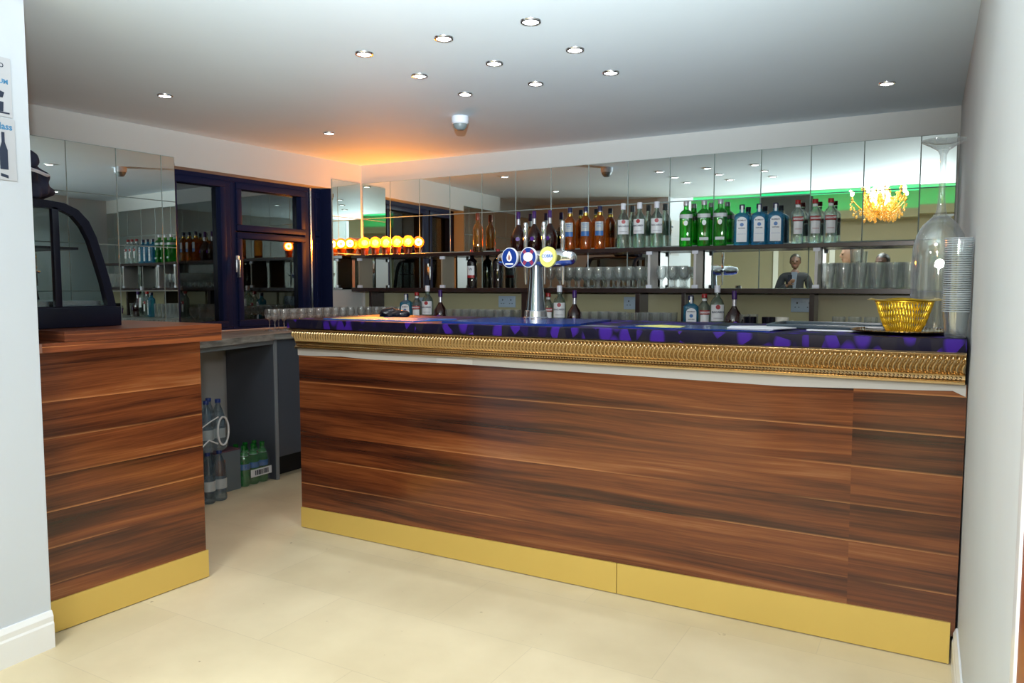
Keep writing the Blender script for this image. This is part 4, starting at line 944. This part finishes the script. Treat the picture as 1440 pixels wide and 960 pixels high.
obj('bowl_and_stem', bm, 'clear_glass', gg)
# stack of nested clear cups
cup = obj('plastic_cup', open_vessel([(0.030, 0.0), (0.032, 0.003), (0.040, 0.0855), (0.043, 0.0865), (0.043, 0.0895)], 0.0012, 28), ['cup_plastic', 'cup_rim']); setp(cup, 'x', 'cup')
for f in cup.data.polygons: f.material_index = 1 if f.center.z > 0.0856 else 0
for k in range(34):
    c = cup if k == 0 else cup.copy()
    if k: COL.objects.link(c)
    c.location = (0.0355, 2.935, BT + k * 0.0073); c['group'] = 'stack of clear plastic cups'
    c['label'] = 'lowest clear plastic cup of the tall stack at the right end of the bar' if k == 0 else ('topmost clear plastic cup of the tall stack at the right end of the bar' if k == 33 else 'clear plastic cup, %s from the bottom of the tall stack on the bar' % ordinal(k))

# ------------------------------------------------------------------ ceiling fittings
spots = []
for i, x in enumerate((-2.222, -1.805, -1.405)):
    for j, y in enumerate((2.62, 3.02, 3.42)):
        spots.append((x, y, 'small downlight, %s column and %s row of the nine-light block' % (('left', 'middle', 'right')[i], ('nearest', 'middle', 'farthest')[j]), 'downlights in the three by three block'))
spots += [(-3.619, 2.664, 'small round downlight alone over the left counter', None), (-3.561, 3.839, 'small round downlight near the windows by the orange glow', None), (-0.287, 4.278, 'small round downlight alone near the right wall', None)]
first = None
for x, y, lb, gp_ in spots:
    if first is None:
        t = thing('downlight', lb, 'ceiling light', (x, y, CH), 0, gp_)
        obj('trim_ring', lathe(bmesh.new(), [(0.029, -0.002), (0.031, -0.007), (0.038, -0.006), (0.041, -0.001), (0.041, 0.0), (0.029, 0.0)], 32, caps=False), 'silver', t)
        obj('lens', lathe(bmesh.new(), [(0.0295, -0.0045), (0.0295, -0.001)], 24), 'spot_lens', t)
        first = t
    else:
        t = dup(first, (x, y, CH), 0, lb, gp_)
        if gp_ is None and 'group' in t: del t['group']
    light('downlight_beam', 'SPOT', (x, y, CH - 0.012), 9.0, (0.93, 0.97, 1.0), 0.025, direction=(0, 0, -1), spot=95, blend=0.9)
t = thing('smoke_detector', 'white smoke detector with a grey dome on the bar ceiling', 'smoke detector', (-2.545, 3.86, CH))
obj('base', lathe(bmesh.new(), [(0.050, 0.0), (0.052, -0.012), (0.050, -0.038), (0.044, -0.044)], 32), 'detector', t)
obj('sensor_head', lathe(bmesh.new(), [(0.044, -0.043), (0.040, -0.055), (0.040, -0.058), (0.028, -0.074), (0.022, -0.078)], 32), 'detector_grey', t)

# ------------------------------------------------------------------ drinks stored under the side worktop
wb = thing('water_bottle', 'x', 'bottle')
obj('body', lathe(bmesh.new(), [(0.034, 0.0), (0.040, 0.008), (0.041, 0.02), (0.039, 0.05), (0.041, 0.06), (0.041, 0.15), (0.039, 0.16), (0.040, 0.17), (0.036, 0.21), (0.022, 0.255), (0.014, 0.275), (0.014, 0.290)], 24), 'water_plastic', wb)
obj('cap', lathe(bmesh.new(), [(0.0155, 0.286), (0.0165, 0.288), (0.0165, 0.306), (0.0155, 0.308)], 20), 'cap_water', wb)
obj('label_wrap', lathe(bmesh.new(), [(0.0416, 0.075), (0.0416, 0.135)], 24, caps=False), 'label_grey', wb)
k = 0
for lay in (0, 1):
    for i in range(2):
        for j in range(4):
            loc = (-3.800 - i * 0.084, 3.090 - j * 0.084, lay * 0.31 + 0.001)
            lb = 'blue-capped water bottle, %s from the right in the %s pack, %s row' % (ordinal(j), ('lower', 'upper')[lay], ('front', 'rear')[i])
            place(wb, k == 0, loc, 0, lb, 'water bottles, %s pack, %s row' % (('lower', 'upper')[lay], ('front', 'rear')[i])); k += 1
def wrap(x0, x1, y0, y1, z0, z1, r=0.04):
    bm = bmesh.new(); cx, cy = (x0+x1)/2, (y0+y1)/2; hx, hy = (x1-x0)/2, (y1-y0)/2
    lathe(bm, [(hx*0.98, hy*0.98, z0), (hx, hy, z0 + 0.02), (hx, hy, z1 - 0.10), (hx * 0.9, hy * 0.95, z1 - 0.04), (hx * 0.72, hy * 0.86, z1)], 40, ex=7, cx=cx, cy=cy, caps=False)
    for v in bm.verts: v.co += Vector((mnoise.noise(v.co * 30), mnoise.noise(v.co * 30 + Vector((5, 0, 0))), 0)) * 0.004
    return bm
o = thing('shrink_wrap', 'clear plastic wrap with a white carry handle round the upper pack of water bottles', 'plastic wrap')
obj('film', wrap(-3.929, -3.754, 2.793, 3.136, 0.316, 0.54), 'film', o)
bm = bmesh.new()
for s_ in (0, 1):
    pts = [Vector((-3.751, 3.085 + 0.040 * cos(a), 0.430 + 0.085 * sin(a))) for a in [2*pi*k/24 for k in range(25)]]
tube(bm, pts, 0.006, 6, caps=False); tube(bm, [(-3.749, 3.04, 0.36), (-3.749, 2.98, 0.39), (-3.749, 2.89, 0.33)], 0.005, 6); tube(bm, [(-3.749, 3.05, 0.52), (-3.747, 2.99, 0.50), (-3.749, 2.93, 0.47)], 0.004, 6)
obj('carry_handle', bm, 'label_white', o)
ct = thing('drinks_carton', 'grey drinks carton with an orange picture between the water and green bottles', 'carton', (0, 0, 0))
obj('box', B((-4.12, -3.90, 3.145, 3.335, 0.0, 0.255), bev=0.003), 'carton', ct); obj('top_flap', B((-4.12, -3.90, 3.145, 3.335, 0.2555, 0.262)), 'carton_top', ct, smooth=False)
obj('picture', B((-3.8995, -3.8980, 3.16, 3.215, 0.09, 0.21)), 'carton_orange', ct, smooth=False)
gbt = thing('soda_bottle', 'x', 'bottle')
obj('body', lathe(bmesh.new(), [(0.026, 0.0), (0.034, 0.008), (0.036, 0.025), (0.033, 0.06), (0.036, 0.10), (0.036, 0.15), (0.030, 0.19), (0.018, 0.225), (0.013, 0.240), (0.013, 0.250)], 22), 'green_plastic', gbt)
obj('cap', lathe(bmesh.new(), [(0.0145, 0.246), (0.0155, 0.248), (0.0155, 0.264), (0.0145, 0.266)], 18), 'green_plastic', gbt)
obj('label_wrap', lathe(bmesh.new(), [(0.0366, 0.110), (0.0366, 0.148)], 22, caps=False), 'label_blue', gbt)
obj('neck_ring', lathe(bmesh.new(), [(0.0275, 0.198), (0.020, 0.215)], 18, caps=False), 'label_white', gbt)
k = 0
for i in range(2):
    for j in range(3):
        place(gbt, k == 0, (-3.925 - i * 0.075, 3.385 + j * 0.076, 0.001), 0, 'green soda bottle in the wrapped pack, %s, %s' % (('front row', 'rear row')[i], ('left', 'middle', 'right')[j]), 'green soda bottles in the pack'); k += 1
o = thing('shrink_wrap', 'clear wrap with a white barcode strip round the pack of green bottles', 'plastic wrap')
obj('film', wrap(-4.041, -3.884, 3.344, 3.580, 0.003, 0.235), 'film', o)
bs = obj('barcode_strip', B((-3.8815, -3.8800, 3.40, 3.575, 0.055, 0.105)), 'label_white', o, smooth=False)
bm = bmesh.new(); yy = 3.435
while yy < 3.545:
    wd = random.choice((0.003, 0.005, 0.008)); box(bm, -3.8802, -3.8794, yy, yy + wd, 0.064, 0.096); yy += wd + random.choice((0.002, 0.004))
obj('bars', bm, 'label_ink', bs, smooth=False)

# ------------------------------------------------------------------ notices on the white wall
def ptx(y): return -2.764 + (1.50 - y) * 0.0564 + 0.0016
pang = atan2(-0.0564, 1.0)
def notice(y0, y1, z0, z1, label):
    t = thing('wall_notice', label, 'notice', (ptx(y0), y0, z0), -pang * -1 if False else 0)
    t.rotation_euler = (0, 0, pi/2 + 0.0564)
    return t, (y1 - y0), (z1 - z0)
n1, wN, hN = notice(1.13, 1.445, 1.865, 2.060, 'upper grey printed notice with blue lettering on the white wall')
obj('sheet', B((0, wN, -0.0012, 0.0, 0, hN)), 'poster', n1, smooth=False)
text('lettering', 'PRO', 0.021, 'label_ink', n1, (wN - 0.022, -0.0016, hN - 0.028), bold=0.0004, align='RIGHT')
text('lettering', 'PREMIUM', 0.021, 'poster_blue', n1, (wN - 0.010, -0.0016, hN - 0.080), bold=0.0006, align='RIGHT')
bm = bmesh.new(); 
prism(bm, [(wN - 0.075, 0.062), (wN - 0.030, 0.062), (wN - 0.024, 0.080), (wN - 0.050, 0.086), (wN - 0.080, 0.080)], 1, -0.0022, -0.0012)
prism(bm, [(wN - 0.050, 0.016), (wN - 0.030, 0.016), (wN - 0.028, 0.048), (wN - 0.052, 0.048)], 1, -0.0022, -0.0012); prism(bm, [(wN - 0.065, 0.010), (wN - 0.010, 0.010), (wN - 0.010, 0.015), (wN - 0.065, 0.015)], 1, -0.0022, -0.0012)
obj('cup_pictures', bm, 'label_ink', n1, smooth=False)
n2, wN, hN = notice(1.13, 1.450, 1.655, 1.860, 'lower printed notice with a bottle picture on the white wall')
obj('sheet', B((0, wN, -0.0012, 0.0, 0, hN)), 'poster', n2, smooth=False)
text('lettering', 'Glass', 0.030, 'poster_blue', n2, (wN - 0.008, -0.0016, hN - 0.028), bold=0.0008, align='RIGHT')
bm = bmesh.new(); cx = wN - 0.040
prism(bm, [(cx - 0.013, 0.035), (cx + 0.013, 0.035), (cx + 0.013, 0.100), (cx + 0.005, 0.125), (cx + 0.005, 0.158), (cx - 0.005, 0.158), (cx - 0.005, 0.125), (cx - 0.013, 0.100)], 1, -0.0022, -0.0012)
prism(bm, [(cx - 0.012, 0.012), (cx + 0.012, 0.006), (cx + 0.012, 0.016), (cx - 0.012, 0.022)], 1, -0.0022, -0.0012)
prism(bm, [(cx - 0.060, 0.082), (cx - 0.030, 0.082), (cx - 0.034, 0.070), (cx - 0.056, 0.070)], 1, -0.0022, -0.0012); prism(bm, [(cx - 0.046, 0.040), (cx - 0.044, 0.040), (cx - 0.044, 0.070), (cx - 0.046, 0.070)], 1, -0.0022, -0.0012)
obj('bottle_picture', bm, 'label_ink', n2, smooth=False)

# ------------------------------------------------------------------ chandelier in the hall (seen in the mirrors)
ch = thing('chandelier', 'gold and amber crystal chandelier lit in the hall, reflected in the right-hand mirror tiles', 'chandelier', (-0.92, -3.42, 0))
obj('stem', lathe(bmesh.new(), [(0.06, HH), (0.06, HH - 0.02), (0.012, HH - 0.04), (0.012, 2.80), (0.035, 2.76), (0.05, 2.66), (0.02, 2.58), (0.045, 2.50), (0.012, 2.42)], 20), 'gold', ch)
bm = bmesh.new(); octs = []
for k in range(10):
    a = 2*pi*k/10; R = 0.44 if k % 2 else 0.30; zt = 2.68 if k % 2 else 2.80
    d = Vector((cos(a), sin(a), 0))
    pth = [d * (0.04 + (R - 0.04) * s) + Vector((0, 0, 2.60 - 0.16 * sin(pi * s) * (1 - s * 0.4) + (zt - 2.60) * s ** 2)) for s in [q / 10 for q in range(11)]]
    arm = obj('arm', tube(bmesh.new(), pth, 0.010, 8), 'gold', ch)
    e_ = pth[-1]
    obj('candle_cup', lathe(bmesh.new(), [(0.012, 0), (0.04, 0.012), (0.014, 0.02), (0.012, 0.07)], 14, cx=e_.x, cy=e_.y, cz=e_.z), 'gold', arm)
    obj('bulb', ball(bmesh.new(), e_ + Vector((0, 0, 0.10)), 0.028, sz=1.5, u=12, v=8), 'bulb', ch)
    for q in range(7):
        s = 0.25 + 0.75 * q / 6; p = d * (0.04 + (R - 0.04) * s) + Vector((0, 0, pth[int(s * 10)].z - 0.03))
        for m in range(4): octs.append((p + Vector((random.uniform(-0.03, 0.03), random.uniform(-0.03, 0.03), -0.035 * m)), 0.014 if m < 3 else 0.020))
for q in range(230):
    a = random.uniform(0, 2*pi); R = 0.30 * sqrt(random.random()); octs.append((Vector((R*cos(a), R*sin(a), 2.36 + 0.30 * (R / 0.30) ** 1.3 + random.uniform(-0.02, 0.16))), 0.016))
for p, r in octs: bmesh.ops.create_icosphere(bm, subdivisions=1, radius=1, matrix=Matrix.Translation(p) @ Matrix.Diagonal((r, r, r * 1.6, 1)))
obj('crystal_drops', bm, 'crystal', ch, smooth=False)['kind'] = 'stuff'
light('chandelier_light', 'POINT', (-0.92, -3.42, 2.72), 45, (1.0, 0.72, 0.38), 0.15)

# ------------------------------------------------------------------ people in the hall (seen in the mirrors)
def skin_mesh(verts, edges, radii, sub=2):
    me = bpy.data.meshes.new('tmp'); me.from_pydata([Vector(v) for v in verts], edges, []); o = bpy.data.objects.new('tmp', me); COL.objects.link(o)
    md = o.modifiers.new('s', 'SKIN'); md.use_smooth_shade = True
    for i, r in enumerate(radii):
        sv = me.skin_vertices[0].data[i]; sv.radius = (r if isinstance(r, tuple) else (r, r)); sv.use_root = (i == 0)
    sb = o.modifiers.new('u', 'SUBSURF'); sb.levels = sub; sb.render_levels = sub
    dg = bpy.context.evaluated_depsgraph_get(); ev = o.evaluated_get(dg); m2 = ev.to_mesh()
    bm = bmesh.new(); bm.from_mesh(m2); ev.to_mesh_clear(); bpy.data.objects.remove(o); bpy.data.meshes.remove(me)
    return bm
def hand_parts(w, d, side, curl=0.5):
    """palm + four bent fingers + thumb from wrist w along d"""
    w = Vector(w); d = Vector(d).normalized(); s = Vector((1, 0, 0)) if abs(d.x) < 0.8 else Vector((0, 1, 0)); s = (s - d * s.dot(d)).normalized(); nrm = d.cross(s)
    out_ = []
    V = [w, w + d * 0.045, w + d * 0.085]; out_.append((V, [(0, 1), (1, 2)], [0.022, (0.036), 0.036]))
    for k, (off, ln) in enumerate(((-0.030, 0.068), (-0.010, 0.078), (0.010, 0.072), (0.028, 0.058))):
        a = w + d * 0.075 + s * off; p1 = a + d * ln * 0.5; p2 = p1 + (d * (1 - curl) + nrm * curl * side).normalized() * ln * 0.35; p3 = p2 + (d * (1 - 1.3 * curl) + nrm * 1.3 * curl * side).normalized() * ln * 0.25
        out_.append(([a, p1, p2, p3], [(0, 1), (1, 2), (2, 3)], [0.010, 0.0095, 0.009, 0.008]))
    a = w + d * 0.025 + s * -0.028; p1 = a + (d * 0.6 - s * 0.8).normalized() * 0.035; p2 = p1 + (d * 0.9 - s * 0.3 + nrm * 0.3 * side).normalized() * 0.03
    out_.append(([a, p1, p2], [(0, 1), (1, 2)], [0.012, 0.010, 0.009]))
    return out_
def person(label, loc, rz, H, skin, torso, pose, hair=None, shirt=True):
    k = H / 1.78
    t = thing('person', label, 'person', loc, rz); t.scale = (k, k, k)
    sh = {1: Vector((0.185, 0.0, 1.43)), -1: Vector((-0.185, 0.0, 1.43))}
    arms = pose
    V = [(0, 0, 0.96), (0, 0, 1.12), (0, 0.0, 1.30), (0, 0.005, 1.42), (0, 0.0, 1.49), (0, -0.01, 1.56)]; E_ = [(0, 1), (1, 2), (2, 3), (3, 4), (4, 5)]
    Rr = [(0.145, 0.105), (0.125, 0.095), (0.15, 0.105), (0.11, 0.085), (0.055, 0.055), (0.052, 0.052)]
    clothT = [list(V[:4]), list(E_[:3]), [(0.165, 0.125), (0.155, 0.120), (0.175, 0.125), (0.12, 0.10)]]
    for s in (1, -1):
        el, wr = arms[s]; b = len(V)
        V += [tuple(sh[s]), el, wr]; E_ += [(3, b), (b, b+1), (b+1, b+2)]; Rr += [0.055, 0.043, 0.027]
        c = len(clothT[0]); wr2 = tuple(Vector(el).lerp(Vector(wr), 0.93)); clothT[0] += [tuple(sh[s]), el, wr2]; clothT[1] += [(3, c), (c, c+1), (c+1, c+2)]; clothT[2] += [0.075, 0.062, 0.048]
    for s in (1, -1):
        b = len(V); V += [(s * 0.09, 0, 0.90), (s * 0.10, -0.01, 0.50), (s * 0.105, 0.01, 0.10), (s * 0.11, -0.12, 0.035)]; E_ += [(0, b), (b, b+1), (b+1, b+2), (b+2, b+3)]; Rr += [0.085, 0.058, 0.042, 0.035]
    bm = skin_mesh(V, E_, Rr)
    hz = 1.665
    ball(bm, (0, -0.005, hz + 0.01), 1, 0.076, 0.095, 0.112, 24, 16); ball(bm, (0, -0.03, hz - 0.06), 1, 0.055, 0.062, 0.055, 16, 10)
    ball(bm, (0, -0.102, hz - 0.012), 1, 0.014, 0.020, 0.026, 12, 8); ball(bm, (0, -0.082, hz + 0.022), 1, 0.052, 0.022, 0.012, 12, 8)
    for s in (1, -1): ball(bm, (s * 0.078, 0.008, hz), 1, 0.010, 0.018, 0.032, 10, 8)
    for s in (1, -1):
        el, wr = arms[s]; d = Vector(wr) - Vector(el)
        for hv, he, hr in hand_parts(wr, d, s):
            b2 = skin_mesh(hv, he, hr, 1); me_ = bpy.data.meshes.new('t'); b2.to_mesh(me_); b2.free(); bm.from_mesh(me_); bpy.data.meshes.remove(me_)
    body = obj('body', bm, skin, t); r = body.modifiers.new('r', 'REMESH'); r.mode = 'VOXEL'; r.voxel_size = 0.007; r.use_smooth_shade = True
    for s in (1, -1): obj('eye', ball(bmesh.new(), (s * 0.031, -0.090, hz + 0.004), 0.0095, u=10, v=8), 'eye', t)
    obj('mouth', ball(bmesh.new(), (0, -0.088, hz - 0.056), 1, 0.024, 0.008, 0.006, 12, 6), 'lip', t)
    obj('jacket', skin_mesh(*clothT), torso, t)
    if shirt:
        bm = bmesh.new(); prism(bm, [(-0.045, 1.50), (0.045, 1.50), (0.018, 1.22), (-0.018, 1.22)], 1, -0.150, -0.10); obj('shirt_front', bm, 'shirt', t, smooth=False)
    obj('trousers', skin_mesh([(0, 0, 1.0), (0, 0, 0.92), (0.09, 0, 0.84), (0.10, -0.01, 0.50), (0.105, 0.01, 0.07), (-0.09, 0, 0.84), (-0.10, -0.01, 0.50), (-0.105, 0.01, 0.07)], [(0, 1), (1, 2), (2, 3), (3, 4), (1, 5), (5, 6), (6, 7)], [(0.15, 0.115), (0.16, 0.125), 0.10, 0.078, 0.065, 0.10, 0.078, 0.065]), 'trousers', t)
    for s in (1, -1):
        bm = bmesh.new(); lathe(bm, [(0.045, 0.135, 0.0), (0.048, 0.140, 0.012), (0.046, 0.132, 0.045), (0.036, 0.09, 0.075)], 20, ex=2.5, cx=s * 0.108, cy=-0.055); obj('shoe', bm, 'leather', t)
    if hair:
        bm = ball(bmesh.new(), (0, 0.012, hz + 0.035), 1, 0.086, 0.100, 0.100, 24, 16)
        for v in bm.verts:
            if v.co.y < -0.02 and v.co.z < hz + 0.055: v.co.y = -0.02 + (v.co.y + 0.02) * 0.2
            v.co += v.co.normalized() * mnoise.noise(v.co * 50) * 0.003
        obj('hair', bm, hair, t)
    return t
p1 = person('person in a dark suit holding a phone at the chest, reflected in the mirror', (-2.13, -3.0, 0), pi - 0.1, 1.78, 'skin_dark', 'suit',
       {1: ((0.27, -0.04, 1.16), (0.09, -0.20, 1.30)), -1: ((-0.26, 0.03, 1.15), (-0.27, -0.03, 0.90))}, 'hair')
ph = thing('mobile_phone', 'small phone held at the chest by the person in the dark suit', 'phone', (-2.13 - 0.035, -3.0 + 0.245, 1.31), 0.2)
obj('case', B((-0.035, 0.035, -0.004, 0.004, 0.0, 0.14), bev=0.003), 'black_plastic', ph)
obj('screen', B((-0.031, 0.031, -0.0050, -0.0042, 0.008, 0.132)), 'phone_glow', ph, smooth=False)
person('bald person in dark clothes reflected in the mirror above the pint glasses', (-1.05, -0.40, 0), pi + 1.25, 1.785, 'skin', 'trousers',
       {1: ((0.27, 0.02, 1.15), (0.26, -0.06, 0.90)), -1: ((-0.27, 0.02, 1.15), (-0.26, -0.06, 0.90))}, None, shirt=False)
person('person with thick black hair standing beside the bald one, reflected in the mirror', (-0.68, -0.72, 0), pi + 0.5, 1.70, 'skin_dark', 'suit',
       {1: ((0.26, 0.02, 1.15), (0.26, -0.05, 0.90)), -1: ((-0.26, 0.02, 1.15), (-0.26, -0.05, 0.90))}, 'hair', shirt=False)
